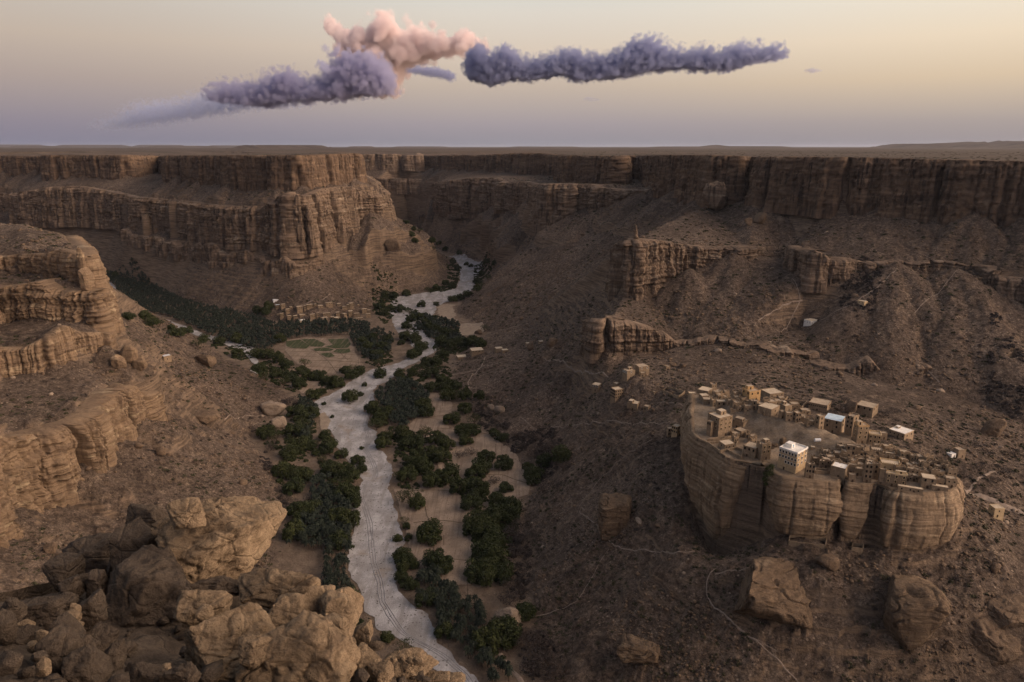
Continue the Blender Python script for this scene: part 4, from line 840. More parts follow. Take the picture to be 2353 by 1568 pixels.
def pebbles():
    """loose stones lying on the ledge between the boulders"""
    rs = np.random.RandomState(5); me = LEDGE.data; n = len(me.polygons); Vs, Fs, off = [], [], 0
    V1, F1 = ICO[1]
    cand = [p for p in me.polygons if p.center.z > ZC-18 and p.normal.z > 0.3]
    for k in range(500):
        c = cand[rs.randint(len(cand))].center; s = rs.choice([0.05, 0.08, 0.13, 0.22], p=[.4, .35, .19, .06])
        v = V1*(1+0.35*rs.uniform(-1, 1, size=(len(V1), 1)))*np.array([s*rs.uniform(.7, 1.4), s*rs.uniform(.7, 1.4), s*0.6])+np.array([c.x+rs.uniform(-.3, .3), c.y+rs.uniform(-.3, .3), c.z+s*0.25])
        Vs.append(v); Fs.append(F1+off); off += len(v)
    o = mesh_obj('gravel', np.vstack(Vs), np.vstack(Fs), M['grey_stone']); tag(o, kind='stuff')
pebbles()

# --- boulders on the slopes: px, py of the foot, width, height in picture units
HB_ = [(1415,1222,78,92,'v','tall brown boulder alone on the slope left of the village rock',.2),(1904,1312,46,42,'h','rounded tan boulder lying just in front of the village rock',.1),
 (1780,1430,186,128,'v','huge squared rock mass half sunk in the slope below the village rock',.6),(2102,1478,150,150,'v','huge layered rock standing below the right end of the village rock',.4),
 (2340,1445,95,66,'h','dark rock at the right edge low on the slope',.2),(2300,1530,130,90,'h','broad low rock at the right edge below the dark one',.3),(2182,1500,26,24,'h','small boulder by the foot of the rounded layered rock',.1),
 (1164,1450,62,50,'p','pale leaning rock at the edge of the trees near the bottom',.2),(2287,1006,44,44,'h','biggest boulder in the gully behind the village rock',.1),(1958,952,24,32,'h','tall knobbly boulder among dark bushes behind the village',.1),
 (113,1272,26,22,'h','single tan boulder on the reddish slope at far left',.1),(1750,516,30,28,'h','big fallen block at the foot of the plateau gully',.1),(1722,518,20,16,'h','smaller fallen block beside the big one under the plateau gully',.1),
 (1260,1410,60,0,'',None,0),(1470,1530,95,50,'v','rough outcrop on the slope at the bottom middle',.5),(2120,1262,34,32,'h','boulder on the ridge right below the village rock',.2),(2290,1318,24,22,'h','boulder on the ridge near the right edge',.2),
 (1545,842,16,10,'h','left of two low boulders above the outer mud houses',.1),(1570,846,15,10,'h','right of two low boulders above the outer mud houses',.1),(1268,798,26,20,'h','big boulder beside the track houses at the valley edge',.2),(1220,803,16,18,'h','square boulder next to the small flat roofed house',.1),
 (900,578,34,26,'h','big dark block on the slope under the mesa near the gorge',.2),(1000,520,1,1,'',None,0),(258,940,60,52,'w','cluster leader: fat rounded boulder below the left cliff',.2),(300,960,48,62,'w','tall rounded boulder at the end of the left cliff band',.2),
 (292,838,36,44,'w','pointed boulder among rocks under the left cliff',.2),(320,852,34,34,'w','rounded boulder in the rocks under the left cliff',.2),(270,850,26,34,'w','leaning boulder close under the left cliff',.2),(345,950,30,24,'h','boulder on the slope right of the left cliff band',.2),
 (470,842,44,26,'h','smooth hump of rock on the crest by the side valley',.3),(625,955,46,34,'p','pale hollow rock at the tip of the left hill',.3),(640,985,34,24,'p','pale rock below the hollow one at the tip of the left hill',.2),
 (470,975,60,26,'h','low broken outcrop on the left hill',.4),(366,1048,22,22,'h','upright rock on the left slope',.1),(418,1100,0,0,'',None,0),(1130,945,18,14,'p','pale boulder at the foot of the right slope',.1),(1148,950,22,16,'p','pale flat boulder at the foot of the right slope',.1),
 (1100,770,18,12,'h','boulder beside the playing field',.1),(1430,870,0,0,'',None,0),(2150,925,0,0,'',None,0),(1840,1047,0,0,'',None,0)]
def drop_rock(px, py, w, h, mt, label, seed, cr=0.2, lift=0.0, group=None):
    p = hit(px, py)
    if p is None: return
    dep = p[1]*_cp+(ZC-p[2])*_sp; W_ = w/FX*dep; H_ = h/FX*dep; sz = H_*0.56
    bigv = mt == 'v' and w > 60
    V, F = rock_shape(6 if bigv else (5 if w > 60 else (4 if w > 24 else 3)), seed, W_*(0.5 if bigv else 0.55), max(W_, H_)*0.42, sz, 0.7 if bigv else 1.0, 6 if bigv else 9, rz=seed*1.0 % 0.6-0.3, crack=0.05, layer=0.012 if mt == 'v' else 0, boxy=0.5 if bigv else 0.15)
    mat = {'h': 'hill_stone', 'v': 'block_rock', 'p': 'pale_stone', 'w': 'rock_warm'}[mt]
    p = p+np.array([0, W_*0.3, sz*(0.42 if w > 60 else 0.7)+lift])
    tag(mesh_obj('boulder', V, F, M[mat], smooth=True, loc=p), label, 'boulder', group)
for k, (px, py, w, h, mt, lb, cr) in enumerate(HB_):
    if lb and w > 2 and h > 2: drop_rock(px, py, w, h, mt, lb.replace('cluster leader: ', ''), 401+k*5, cr)
for k, (px, py, w, h, lb) in enumerate([(1801,1025,22,19,'tall rounded boulder on the village rock behind the white roofed house'),(1782,1029,14,10,'low rounded boulder beside the tall one on the village rock'),(1776,1033,9,6,'smallest of the boulders behind the white roofed house')]):
    drop_rock(px, py, w, h, 'v', lb, 640+k, 0.1)
for (px, pt, pb, Y, w, lb) in [(1461,522,590,805,13,'thin rock pinnacle standing free at the left end of the right hand cliffs'),(1448,600,668,795,22,'stout rock pillar below the thin pinnacle'),(191,578,648,615,15,'slender rock pinnacle at the tip of the left cliff'),(196,618,665,606,26,'rock stack under the slender pinnacle on the left cliff'),
                               (690,462,590,1268,17,'tall layered rock pillar in front of the mesa corner'),(712,480,584,1272,16,'second layered rock pillar right of the tall one at the mesa corner'),(655,520,590,1262,10,'short rounded pillar left of the mesa corner'),(1640,425,475,1060,42,'broad rock tower leaning out from the plateau wall'),(1655,425,480,1050,26,'narrow rock tower in front of the broad one at the plateau wall')]:
    Y = Y-(16 if Y > 1200 else (12 if Y > 1000 else 4)); a, b = at_y(px, pt, Y), at_y(px, pb, Y); H_ = a[2]-b[2]; W_ = w/FX*(Y*_cp+(ZC-a[2])*_sp)
    V, F = rock_shape(5, int(px)+3, W_*0.55, W_*0.55, H_*0.56, 1.0, 5, layer=0.010, boxy=0.35, crack=0.03)
    tag(mesh_obj('rock_pillar', V, F, M['rock_warm' if px < 300 else 'rock'], smooth=True, loc=(a+b)/2), lb, 'rock pillar')

# --- scattered boulders and rubble on the debris slopes
def slope_points(n, seed, near=240, far=1900, keepz=(4, 256)):
    rs = np.random.RandomState(seed); az = np.radians(rs.uniform(-40, 40, n)); r = np.exp(rs.uniform(math.log(near), math.log(far), n)); x = r*np.sin(az); y = r*np.cos(az)
    z = hraw(x, y); sl = hraw(x, y, SLOPE); m = (z > keepz[0]) & (z < keepz[1]) & (sl < 1.3) & ~(inpoly(x, y, VPOLY))
    x, y = x[m], y[m]; return x, y, height(x, y), np.hypot(x, y), rs
def in_frame(x, y, z):
    dep = y*_cp+(ZC-z)*_sp; up = -(ZC-z)*_cp+y*_sp; return (np.abs(x/dep) < 0.76) & (np.abs(up/dep) < 0.51)
ROCKP = []
for k in range(5):
    V, F = rock_shape(2, 900+k, 1.0, 0.85, 0.7, 1.5, 8); o = mesh_obj('boulder', V, F, M['hill_stone'] if k < 4 else M['pale_stone']); ROCKP.append(o)
x, y, z, r, rs = slope_points(2600, 21, 250, 1500); m = in_frame(x, y, z) & (noise3(x/60, y/60, 4.0) > 0.02); x, y, z, r = x[m], y[m], z[m], r[m]
size = np.exp(rs.normal(0.2, 0.5, len(x)))*(r/600)**0.45; order = np.argsort(-size/r)
used = set()
for i, k in enumerate(order[:230]):
    v = i % 5; o = ROCKP[v] if v not in used else ROCKP[v].copy()
    if v in used: COL.objects.link(o)
    used.add(v); s = float(min(size[k], 4.5)); o.location = (x[k], y[k], z[k]+0.15*s); o.rotation_euler = (rs.uniform(-.4, .4), rs.uniform(-.4, .4), rs.uniform(0, 6.28)); o.scale = (s*rs.uniform(.8, 1.3), s, s*rs.uniform(.7, 1.1))
    where = 'the left slope' if x[k] < -60 and r[k] < 950 else ('the mesa slope' if x[k] < 60 and r[k] > 900 else ('the slope below the village rock' if r[k] < 430 else 'the right valley side'))
    tag(o, ('pale' if v == 4 else 'brown')+' boulder fallen on '+where, 'boulder', 'boulders scattered on '+where)
def merged(name, n, seed, mat, smin, smax, thr, proto, kind='stuff', zsc=0.6, keepz=(4, 256), near=240, far=1900, sub=0.2, ns=60):
    x, y, z, r, rs = slope_points(n, seed, near, far, keepz); m = in_frame(x, y, z) & (noise3(x/ns, y/ns, seed*1.3) > thr); x, y, z, r = x[m], y[m], z[m], r[m]
    s = rs.uniform(0, 1, len(x))**2.2*(smax-smin)+smin; s = s*np.clip(r/500, 0.5, 2.6)**0.6
    Vp, Fp = proto; a = rs.uniform(0, 6.28, len(x)); ca, sa = np.cos(a), np.sin(a)
    jit = 1+0.3*rs.uniform(-1, 1, (len(x), len(Vp), 1)) if len(Vp) < 60 else 1.0
    P = Vp[None]*jit; X = (P[..., 0]*ca[:, None]-P[..., 1]*sa[:, None])*s[:, None]+x[:, None]; Yy = (P[..., 0]*sa[:, None]+P[..., 1]*ca[:, None])*s[:, None]+y[:, None]; Z = P[..., 2]*s[:, None]*zsc+z[:, None]+s[:, None]*sub
    V = np.stack([X, Yy, Z], -1).reshape(-1, 3); F = (Fp[None]+(np.arange(len(x))*len(Vp))[:, None, None]).reshape(-1, Fp.shape[1])
    return tag(mesh_obj(name, V, F, mat), kind=kind)
merged('rubble', 60000, 31, M['hill_stone'], 0.2, 1.6, 0.12, ICO[1])
merged('rubble', 9000, 32, M['pale_stone'], 0.15, 0.6, 0.3, ICO[1])

merged('rubble', 16000, 35, M['pale_stone'], 0.15, 0.5, -0.3, ICO[1], keepz=(-3, 3), ns=25, near=280, far=900)
merged('rubble', 5000, 36, M['hill_stone'], 0.2, 0.7, 0.1, ICO[1], keepz=(-3, 3), ns=25, near=280, far=900)
# ------------------------------------------------------------------ plants
def leafmat(name, c0, c1, sc=0.8, rough=0.9):
    m, t, b = newmat(name, rough); q = NB(t)
    oi = q.n('ShaderNodeObjectInfo'); n = q.noise(q.pos(), sc, 3, 0.6)
    col = q.mix(q.rng(n, 0.35, 0.65), c0, c1); col = q.mix(q.rng(oi.outputs['Random'], 0, 1, 0, 0.5), col, (c0[0]*0.6, c0[1]*0.75, c0[2]*0.9))
    q.l(col, b.inputs['Base Color']); M[name] = m; return m
leafmat('thorn_leaf', (0.026, 0.034, 0.013), (0.060, 0.068, 0.024), 0.5)
leafmat('palm_leaf', (0.018, 0.024, 0.018), (0.044, 0.053, 0.037), 0.35)
leafmat('dry_twigs', (0.048, 0.038, 0.034), (0.085, 0.067, 0.058), 0.4)
leafmat('scrub_leaf', (0.045, 0.045, 0.024), (0.085, 0.075, 0.042), 0.2)
m, t, b = newmat('bark'); b.inputs['Base Color'].default_value = (0.085, 0.06, 0.045, 1); M['bark'] = m
def tube(pts, rads, n=6):
    V, F = [], []
    for i, (p, r) in enumerate(zip(pts, rads)):
        d = Vector(pts[min(i+1, len(pts)-1)])-Vector(pts[max(i-1, 0)]); d.normalize(); a = d.orthogonal().normalized(); c = d.cross(a)
        for k in range(n):
            w = a*math.cos(k*2*math.pi/n)+c*math.sin(k*2*math.pi/n); V.append(Vector(p)+w*r)
        if i:
            for k in range(n): F.append(((i-1)*n+k, (i-1)*n+(k+1) % n, i*n+(k+1) % n, i*n+k))
    return V, F
def join(parts):
    V, F, o = [], [], 0
    for v, f in parts: V += [tuple(a) for a in v]; F += [tuple(i+o for i in g) for g in f]; o += len(v)
    return V, F
def crown_mesh(rs, lobes, nleaf, ls):
    """many small leaf sprays spread through a few uneven lobes; unit: metres"""
    V, F = [], []
    for i in range(nleaf):
        c, r = lobes[rs.randint(len(lobes))]; d = rs.normal(size=3); d /= np.linalg.norm(d)
        rad = r*(0.62+0.42*rs.uniform()**0.6)*(1+0.22*noise3(np.array([d[0]*2.2+c[0]]), np.array([d[1]*2.2+c[1]]), np.array([d[2]*2.2]))[0])
        if d[2] < -0.6: continue
        p = np.array(c)+d*rad*np.array([1, 1, 0.78]); n = d+rs.normal(size=3)*0.55; n /= np.linalg.norm(n); a = np.cross(n, rs.normal(size=3)); a /= np.linalg.norm(a); b2 = np.cross(n, a); s = ls*rs.uniform(0.5, 1.35)
        k = len(V); V += [p-a*s-b2*s*0.5, p+a*s*0.3-b2*s*0.7, p+a*s*1.1+b2*s*0.1, p-a*s*0.1+b2*s*0.8]; F.append((k, k+1, k+2, k+3))
    return V, F
def thorn_proto(seed, dry=False, sparse=False):
    """wide thorn tree: short trunk, spreading limbs, lobed crown. about 10 m across, 7 m tall"""
    rs = np.random.RandomState(seed); root = empty('thorn_tree', (0, 0, 0)); parts = []
    lobes = []
    for k in range(7 if not sparse else 6):
        a = k*2*math.pi/6+rs.uniform(-.4, .4); rr = rs.uniform(1.6, 3.3) if k < 6 else 0.3; c = (rr*math.cos(a), rr*math.sin(a), rs.uniform(2.5, 4.2)+(1.2 if k == 6 else 0)); lobes.append((c, rs.uniform(1.6, 2.6)))
        if k < 6 and not sparse: lobes.append(((c[0]*1.25, c[1]*1.25, rs.uniform(1.1, 2.0)), rs.uniform(1.1, 1.7)))
        mid = (c[0]*0.45+rs.uniform(-.3, .3), c[1]*0.45+rs.uniform(-.3, .3), c[2]*0.62)
        parts.append(tube([(0.1*math.cos(a), 0.1*math.sin(a), 1.1), mid, c], [0.17, 0.11, 0.04], 5))
        for j in range(3): parts.append(tube([mid, (c[0]+rs.uniform(-1.3, 1.3), c[1]+rs.uniform(-1.3, 1.3), c[2]+rs.uniform(-.2, 1.2))], [0.07, 0.02], 4))
    parts.append(tube([(0, 0, -0.6), (0.05, 0, 0.4), (0, 0.05, 1.3)], [0.36, 0.26, 0.2], 7))
    V, F = join(parts); tr = mesh_obj('trunk', V, F, M['bark'], root)
    V, F = crown_mesh(rs, lobes, 4200 if not sparse else 750, 0.30 if not sparse else 0.2); cr = mesh_obj('crown', V, F, M['dry_twigs' if dry else 'thorn_leaf'], root)
    adopt(root, tr, cr); return root
def palm_mesh(seed, nf=30, seg=5, detail=True):
    rs = np.random.RandomState(seed); H = rs.uniform(6, 8.5); lean = rs.uniform(-.7, .7, 2); top = np.array([lean[0], lean[1], H])
    TV, TF = tube([(0, 0, -0.5), (lean[0]*0.3, lean[1]*0.3, H*0.45), tuple(top)], [0.28, 0.2, 0.2], 6)
    V, F = [], []
    for k in range(nf):
        a = rs.uniform(0, 6.28); el = rs.uniform(-0.5, 1.3); ln = rs.uniform(2.9, 4.0); d = np.array([math.cos(a), math.sin(a)]); sd = np.array([-math.sin(a), math.cos(a), 0])
        prev = None
        for j in range(seg+1):
            s = j/seg; hh = math.cos(el)*s*ln*(1-0.12*s); v = math.sin(el)*s*ln-1.9*s*s*(0.7+0.5*math.cos(el)); p = top+np.array([d[0]*hh, d[1]*hh, v+0.15]); w = 0.62*math.sin(math.pi*min(0.12+0.9*s, 1.0))**0.7+0.03
            i0 = len(V); V += [p+sd*w+np.array([0, 0, -w*0.7]), p, p-sd*w+np.array([0, 0, -w*0.7])]
            if prev is not None:
                if detail: 
                    F += [(prev, prev+1, i0+1), (prev+2, i0+1, prev+1)] if j < seg else [(prev, prev+1, i0+1), (prev+2, i0+1, prev+1)]
                    F += [(prev+1, i0+1, i0)] if j % 2 else [(prev+1, i0+2, i0+1)]
                else: F += [(prev, prev+1, i0+1, i0), (prev+1, prev+2, i0+2, i0+1)]
            prev = i0
    return (TV, TF), (V, F)
def palm_proto(seed):
    root = empty('date_palm', (0, 0, 0)); (TV, TF), (V, F) = palm_mesh(seed, 44, 6)
    tr = mesh_obj('trunk', TV, TF, M['bark'], root); cr = mesh_obj('crown', V, F, M['palm_leaf'], root); adopt(root, tr, cr); return root
def shrub_mesh(seed, n=90, ls=0.16):
    rs = np.random.RandomState(seed); return crown_mesh(rs, [((0, 0, 0.15), 0.8), ((0.45, 0.2, 0.1), 0.55), ((-0.4, 0.3, 0.1), 0.55), ((0, -0.5, 0.05), 0.5)], n, ls)

THORN = [thorn_proto(51), thorn_proto(52), thorn_proto(53), thorn_proto(54)]
SPARSE = [thorn_proto(61, sparse=True), thorn_proto(62, sparse=True)]
DRY = [thorn_proto(65, dry=True, sparse=True), thorn_proto(66, dry=True, sparse=True)]
for r_ in DRY+SPARSE: pass
PALM = [palm_proto(71), palm_proto(72), palm_proto(73)]
_usedp = set()
def put(protos, p, s, rz, rs, sz=None):
    r = protos[rs.randint(len(protos))]
    if r.name in _usedp: r = copy_tree(r)
    else: _usedp.add(r.name)
    r.location = p; r.rotation_euler = (0, 0, rz); r.scale = (s, s, (sz or s)); return r
R5 = lambda X, Y, w: (574.5+.3298*X, 746.8+.3298*Y, w*.3298)
R6 = lambda X, Y, w: (746.8+.29296*X, 1149+.29296*Y, w*.29296)
R2 = lambda X, Y, w: (689.4+.348*X, 287.2+.348*Y, w*.348)
R1 = lambda X, Y, w: (.348*X, 287.2+.348*Y, w*.348)
ZONES = {
 'in the mixed grove left of the river below the plots': [R5(*a) for a in [(120,240,110),(200,260,100),(60,330,90),(170,370,120),(100,400,100),(330,440,140),(280,400,110),(380,300,90),(360,350,80),(400,390,90),(480,390,100),(540,420,80),(600,440,80),(440,520,70),(500,490,50),(230,440,100),(250,310,80)]],
 'on the near edge of the terraced plots by the river': [R5(*a) for a in [(700,380,90),(760,350,70),(660,340,60),(720,330,60),(900,370,120),(890,300,100)]],
 'standing alone out on the white gravel': [R5(*a) for a in [(690,540,110),(800,430,30),(770,500,35),(515,560,25),(778,870,25),(570,650,22)]],
 'in the dense grove between the village and the river': [R5(*a) for a in [(820,180,120),(880,230,130),(920,180,120),(960,130,100),(1080,110,70),(1150,130,80),(1190,180,80),(1130,240,80),(1050,140,40),(780,140,100),(850,120,100)]],
 'on the right bank above the river bend': [R5(*a) for a in [(1290,60,100),(1250,40,80),(1340,150,110),(1400,180,100),(1450,160,90),(1500,150,80),(1560,140,80),(1610,160,60),(1350,230,100),(1300,290,110),(1230,290,100),(1180,330,90),(1040,370,60),(1130,360,60),(1280,370,110),(1340,420,100),(1270,470,100),(1380,470,80),(1430,460,70)]],
 'around the palm stand in mid valley': [R5(*a) for a in [(850,620,90),(900,700,120),(880,740,110),(930,650,90),(1230,640,90),(1200,600,100),(920,860,90),(950,800,70)]],
 'along the right edge of the pale fields': [R5(*a) for a in [(1400,690,130),(1440,540,120),(1380,530,80),(1500,520,90),(1600,520,60),(1560,700,110),(1500,620,80),(1480,780,90),(1540,770,90),(1500,840,80),(1750,810,70),(1700,780,60),(2170,960,130),(2060,990,90),(1980,1100,110),(1940,1030,70)]],
 'in the big round grove right of the wheel tracks': [R5(*a) for a in [(1060,800,120),(1090,870,130),(1160,860,120),(1220,800,150),(1300,830,130),(1360,880,120),(1180,960,150),(1260,950,150),(1130,1000,120),(1330,960,110),(1200,1040,140),(1090,1090,130),(1050,1100,100),(1320,1120,150),(1260,1130,110),(1390,1080,100)]],
 'on the bare field, its shade dark on the soil': [R5(*a) for a in [(1120,1270,150),(1060,1250,90),(1170,1280,90),(1240,1490,130)]],
 'in the line of trees across the right fields': [R5(*a) for a in [(1640,960,100),(1770,1010,130),(1580,1070,130),(1620,1040,110),(1450,1180,120),(1560,1170,140),(1600,1200,120),(1540,1290,130),(1720,1260,90),(1780,1170,80),(1820,1330,130),(1740,1370,130),(1620,1390,140),(1580,1450,140),(1660,1490,150),(1560,1480,110),(1850,1290,90)]],
 'in the thicket left of the river at the foot of the hill': [R5(*a) for a in [(360,680,130),(430,650,100),(310,640,100),(100,790,150),(180,820,120),(300,780,140),(370,740,100),(270,930,120),(330,880,110),(410,870,70),(220,1060,150),(300,1080,140),(370,1090,110),(290,1180,120)]],
 'on the left margin of the gravel bed': [R5(*a) for a in [(520,800,70),(550,870,90),(530,900,80),(460,910,50),(500,970,60),(630,930,70),(745,980,80),(780,1030,60),(460,850,50),(550,1040,120),(620,1060,150),(700,1090,130),(620,1170,130),(650,1220,130),(710,1210,90)]],
 'in the grove on the left bank behind the boulder heap': [R5(*a) for a in [(340,1360,160),(400,1330,120),(680,1420,130),(640,1390,100),(300,1500,120),(620,1560,110)]]+[R6(*a) for a in [(190,820,120),(130,800,90),(260,1000,80),(480,1120,80),(620,1225,130),(230,60,100),(60,200,120)]],
 'on the eroded right bank near the bottom': [R6(*a) for a in [(600,480,110),(640,520,90),(690,540,80),(620,560,80),(600,640,80),(650,700,90),(700,700,70),(570,330,60),(620,200,70),(640,230,50),(650,320,50),(800,340,160),(910,580,200),(860,520,120),(780,830,120),(950,1080,110),(900,1060,80)]],
 'in the tall dark clump at the foot of the right slope': [R6(*a) for a in [(1180,270,170),(1260,250,150),(1340,200,150),(1430,170,150),(1290,420,170),(1340,380,140),(1240,480,160),(1330,540,160),(1180,630,160),(1280,660,180),(1370,640,150),(1260,1180,200),(1350,1150,220),(1430,1120,190),(1580,940,130)]],
 'on the banks of the far white river bend': [R2(*a) for a in [(760,780,40),(880,830,45),(1050,860,50),(1240,920,90),(1290,930,60),(1200,1000,80),(1240,1030,100),(1170,1050,60),(1010,920,70),(1040,960,80),(1030,1040,80),(960,1060,90),(1000,1080,80),(900,1090,100),(840,1110,80),(1010,1170,60),(1060,1160,60),(1110,1140,60),(1170,1100,70),(1190,1080,60),(1100,930,26),(1130,940,24)]],
 'along the foot of the mesa slope right of the village': [R2(*a) for a in [(560,1170,90),(520,1220,100),(560,1260,110),(600,1230,60),(665,1240,60),(805,1205,45),(900,1195,30),(560,1140,80),(620,1150,60),(700,1130,60)]],
 'on the island of trees in the split river': [R2(*a) for a in [(740,1300,80),(720,1260,70),(790,1290,60),(830,1330,90),(880,1380,120),(700,1350,90),(690,1420,70),(760,1430,80),(800,1490,80),(760,1530,80),(960,1400,100),(1010,1400,90),(930,1450,110),(1000,1470,120),(1080,1460,110),(1140,1460,100),(1190,1470,80),(1220,1370,60)]],
 'down in the dark gorge upstream': [R2(*a) for a in [(750,700,30),(700,655,30),(790,715,40),(920,795,50),(960,835,50),(730,740,40),(870,780,40)]],
 'beside the narrow gravel channel of the side valley': [R1(*a) for a in [(950,1290,60),(1050,1340,140),(1000,1330,90),(850,1290,60),(1130,1360,40),(1170,1400,80),(1240,1380,50),(1340,1440,60),(1450,1450,150),(1560,1440,100),(1560,1530,110),(1700,1540,130),(700,1000,80),(760,1010,90),(1300,1480,80),(1850,1440,90)]],
 'tucked against the left side of the mesa village': [R1(*a) for a in [(1750,1260,100),(1700,1250,80),(1770,1225,60)]],
}
rs = np.random.RandomState(99)
for zn, lst in ZONES.items():
    for (px, py, w) in lst:
        p = hit(px, py)
        if p is None: continue
        dep = p[1]*_cp+(ZC-p[2])*_sp; s = w/FX*dep/6.6; s = min(max(s, 0.35), 2.1)
        pr = THORN if rs.uniform() < 0.86 else SPARSE
        o = put(pr, (p[0], p[1]+s*1.5, p[2]), s, rs.uniform(0, 6.28), rs, s*rs.uniform(0.9, 1.15))
        big = 'broad' if s > 1.05 else ('low' if s < 0.6 else 'rounded')
        tag(o, big+' thorn tree '+zn, 'tree', 'thorn trees '+zn)
for zn, lst in {'at the foot of the right slope near the bottom': [R6(*a) for a in [(1480,260,120),(1540,330,120),(1500,450,140),(1560,420,110),(1590,520,100),(1470,560,150),(1560,600,120),(1480,700,150),(1540,760,120),(1400,790,110),(1450,820,120),(1580,1180,180),(1680,1150,160),(1640,1280,180),(1750,1300,160),(1600,1360,150),(1850,1380,160),(1760,1410,150),(1560,1100,130)]],
               'along the dry margin right of the fields': [R5(*a) for a in [(1650,640,100),(1580,600,90),(1720,730,90),(1860,790,100),(1960,800,110),(1900,860,100),(2040,880,110),(1980,930,120),(2100,860,90),(2180,1010,110),(2120,1140,130),(2040,1170,110),(1460,930,120),(1540,910,90),(1700,1110,90),(1900,1400,120),(1820,1480,130),(1900,1510,120)]],
               'in the gully behind the village rock': [(1905,930,26),(1925,945,30),(1885,920,20),(1940,925,24),(1960,975,20),(1912,955,22),(2030,960,30),(2055,950,24),(2240,1030,26),(2270,1050,30),(2255,1080,28),(2300,1090,34),(2330,1050,30),(2215,1100,22),(2290,1110,26)],
               'on the left slope foot beside the grove': [R5(*a) for a in [(280,540,90),(340,570,80),(30,750,80),(150,870,90),(260,1240,90),(300,1270,80),(420,1230,80),(350,1310,90)]]}.items():
    for (px, py, w) in lst:
        p = hit(px, py)
        if p is None: continue
        dep = p[1]*_cp+(ZC-p[2])*_sp; s = min(w/FX*dep/7.0, 1.7); o = put(DRY, p, s, rs.uniform(0, 6.28), rs, s*0.8)
        tag(o, 'dry leafless thorn tree '+zn, 'tree', 'dry thorn trees '+zn)
# climbing bush in the cleft of the village rock
V, F = [], []
for k, (px, py, r) in enumerate([(1768,1078,3.0),(1762,1090,3.0),(1758,1102,2.4),(1774,1072,2.2),(1771,1088,2.2),(1760,1113,1.6)]):
    c = at_y(px, py, 352.0); v, f = crown_mesh(np.random.RandomState(k), [((0, 0, 0), r*0.75)], 420, 0.22); o_ = len(V); V += [np.array(a)+c for a in v]; F += [tuple(i+o_ for i in g) for g in f]
tag(mesh_obj('climbing_bush', V, F, M['thorn_leaf']), 'dark green bush hanging in the deep cleft of the village rock', 'bush')

# ------------------------------------------------------------------ palm groves
PALMZ = [('in the long palm grove under the mesa', [R1(a, b, 0)[:2] for a, b in [(640,985),(800,1012),(900,1025),(1040,1085),(1200,1165),(1330,1205),(1500,1240),(1700,1285),(1800,1325),(2000,1318),(2311,1310),(2440,1330),(2440,1400),(2311,1385),(2000,1405),(1850,1440),(1750,1500),(1600,1460),(1400,1400),(1250,1330),(1100,1262),(930,1232),(800,1195),(730,1130),(780,1080),(700,1030)]], 27),
 ('in the palm stand between river and fields', [R5(a, b, 0)[:2] for a, b in [(960,430),(1040,390),(1190,430),(1240,500),(1240,570),(1180,650),(1060,725),(990,705),(960,620),(900,560),(870,480)]], 17),
 ('on the left bank behind the boulder heap', [R5(a, b, 0)[:2] for a, b in [(430,1110),(560,1060),(590,1200),(700,1290),(700,1568),(250,1568),(300,1450),(430,1290)]]+[], 16),
 ('on the left bank at the bottom', [R6(a, b, 0)[:2] for a, b in [(0,90),(190,200),(200,680),(230,800),(90,780),(0,700)]], 17),
 ('on the right bank at the bottom', [R6(a, b, 0)[:2] for a, b in [(730,640),(820,570),(980,610),(1080,700),(1060,830),(1180,810),(1300,860),(1250,1010),(1200,1090),(1300,1260),(1480,1390),(1500,1460),(1280,1460),(1160,1310),(1010,1160),(890,1010),(880,900),(730,800)]], 17),
 ('between the terraced plots and the river', [(805,775),(870,758),(905,770),(903,800),(870,832),(830,822)], 30),
 ('on the island of the split river', [R2(a, b, 0)[:2] for a, b in [(720,1250),(850,1275),(1050,1315),(1050,1380),(1100,1460),(950,1460),(800,1375)]], 34),
 ('in the thicket on the left of the river', [R5(a, b, 0)[:2] for a, b in [(320,520),(470,570),(450,700),(400,840),(330,760),(360,650)]], 22)]
single = [(R6(780,540,0)[:2], 'standing clear above the dark grove by the bare field'), (R1(1115,1400,0)[:2], 'alone beside the side valley channel'), (R1(1240,1385,0)[:2], 'in a small cluster by the side valley channel')]
allp = []
for zi, (zn, poly, area) in enumerate(PALMZ):
    wp = np.array([at_z(a, b, 1.0) for a, b in poly]); A2 = wp[:, :2]; lo, hi = A2.min(0), A2.max(0)
    ar = 0.5*abs(np.dot(A2[:, 0], np.roll(A2[:, 1], 1))-np.dot(A2[:, 1], np.roll(A2[:, 0], 1))); n = int(ar/area*1.0)
    k = 0; tries = 0
    while k < n and tries < n*30:
        tries += 1; x, y = rs.uniform(lo[0], hi[0]), rs.uniform(lo[1], hi[1])
        if inpoly(np.array([x]), np.array([y]), A2)[0]: allp.append((x, y, zi, np.hypot(x, y))); k += 1
for (q_, zn) in single:
    p = hit(*q_); o = put(PALM, p, 1.1, 0.5, rs); tag(o, 'date palm '+zn, 'palm tree')
allp.sort(key=lambda a: a[3]); PXY = np.array([(a[0], a[1]) for a in allp]); PZ = height(PXY[:, 0], PXY[:, 1])
print('palms', len(allp))
for i, (x, y, zi, r) in enumerate(allp[:290]):
    s = rs.uniform(0.75, 1.15); o = put(PALM, (x, y, PZ[i]), s, rs.uniform(0, 6.28), rs); tag(o, 'date palm '+PALMZ[zi][0], 'palm tree', 'date palms '+PALMZ[zi][0])
Vs, Fs, off = [], [], 0
pm = [palm_mesh(81+k, 26, 4, False) for k in range(4)]; lp = []
for (tv_, tf_), (cv, cf) in pm: lp.append((np.array([tuple(a) for a in tv_]), tf_, np.array(cv), cf))
TVs, TFs, toff = [], [], 0
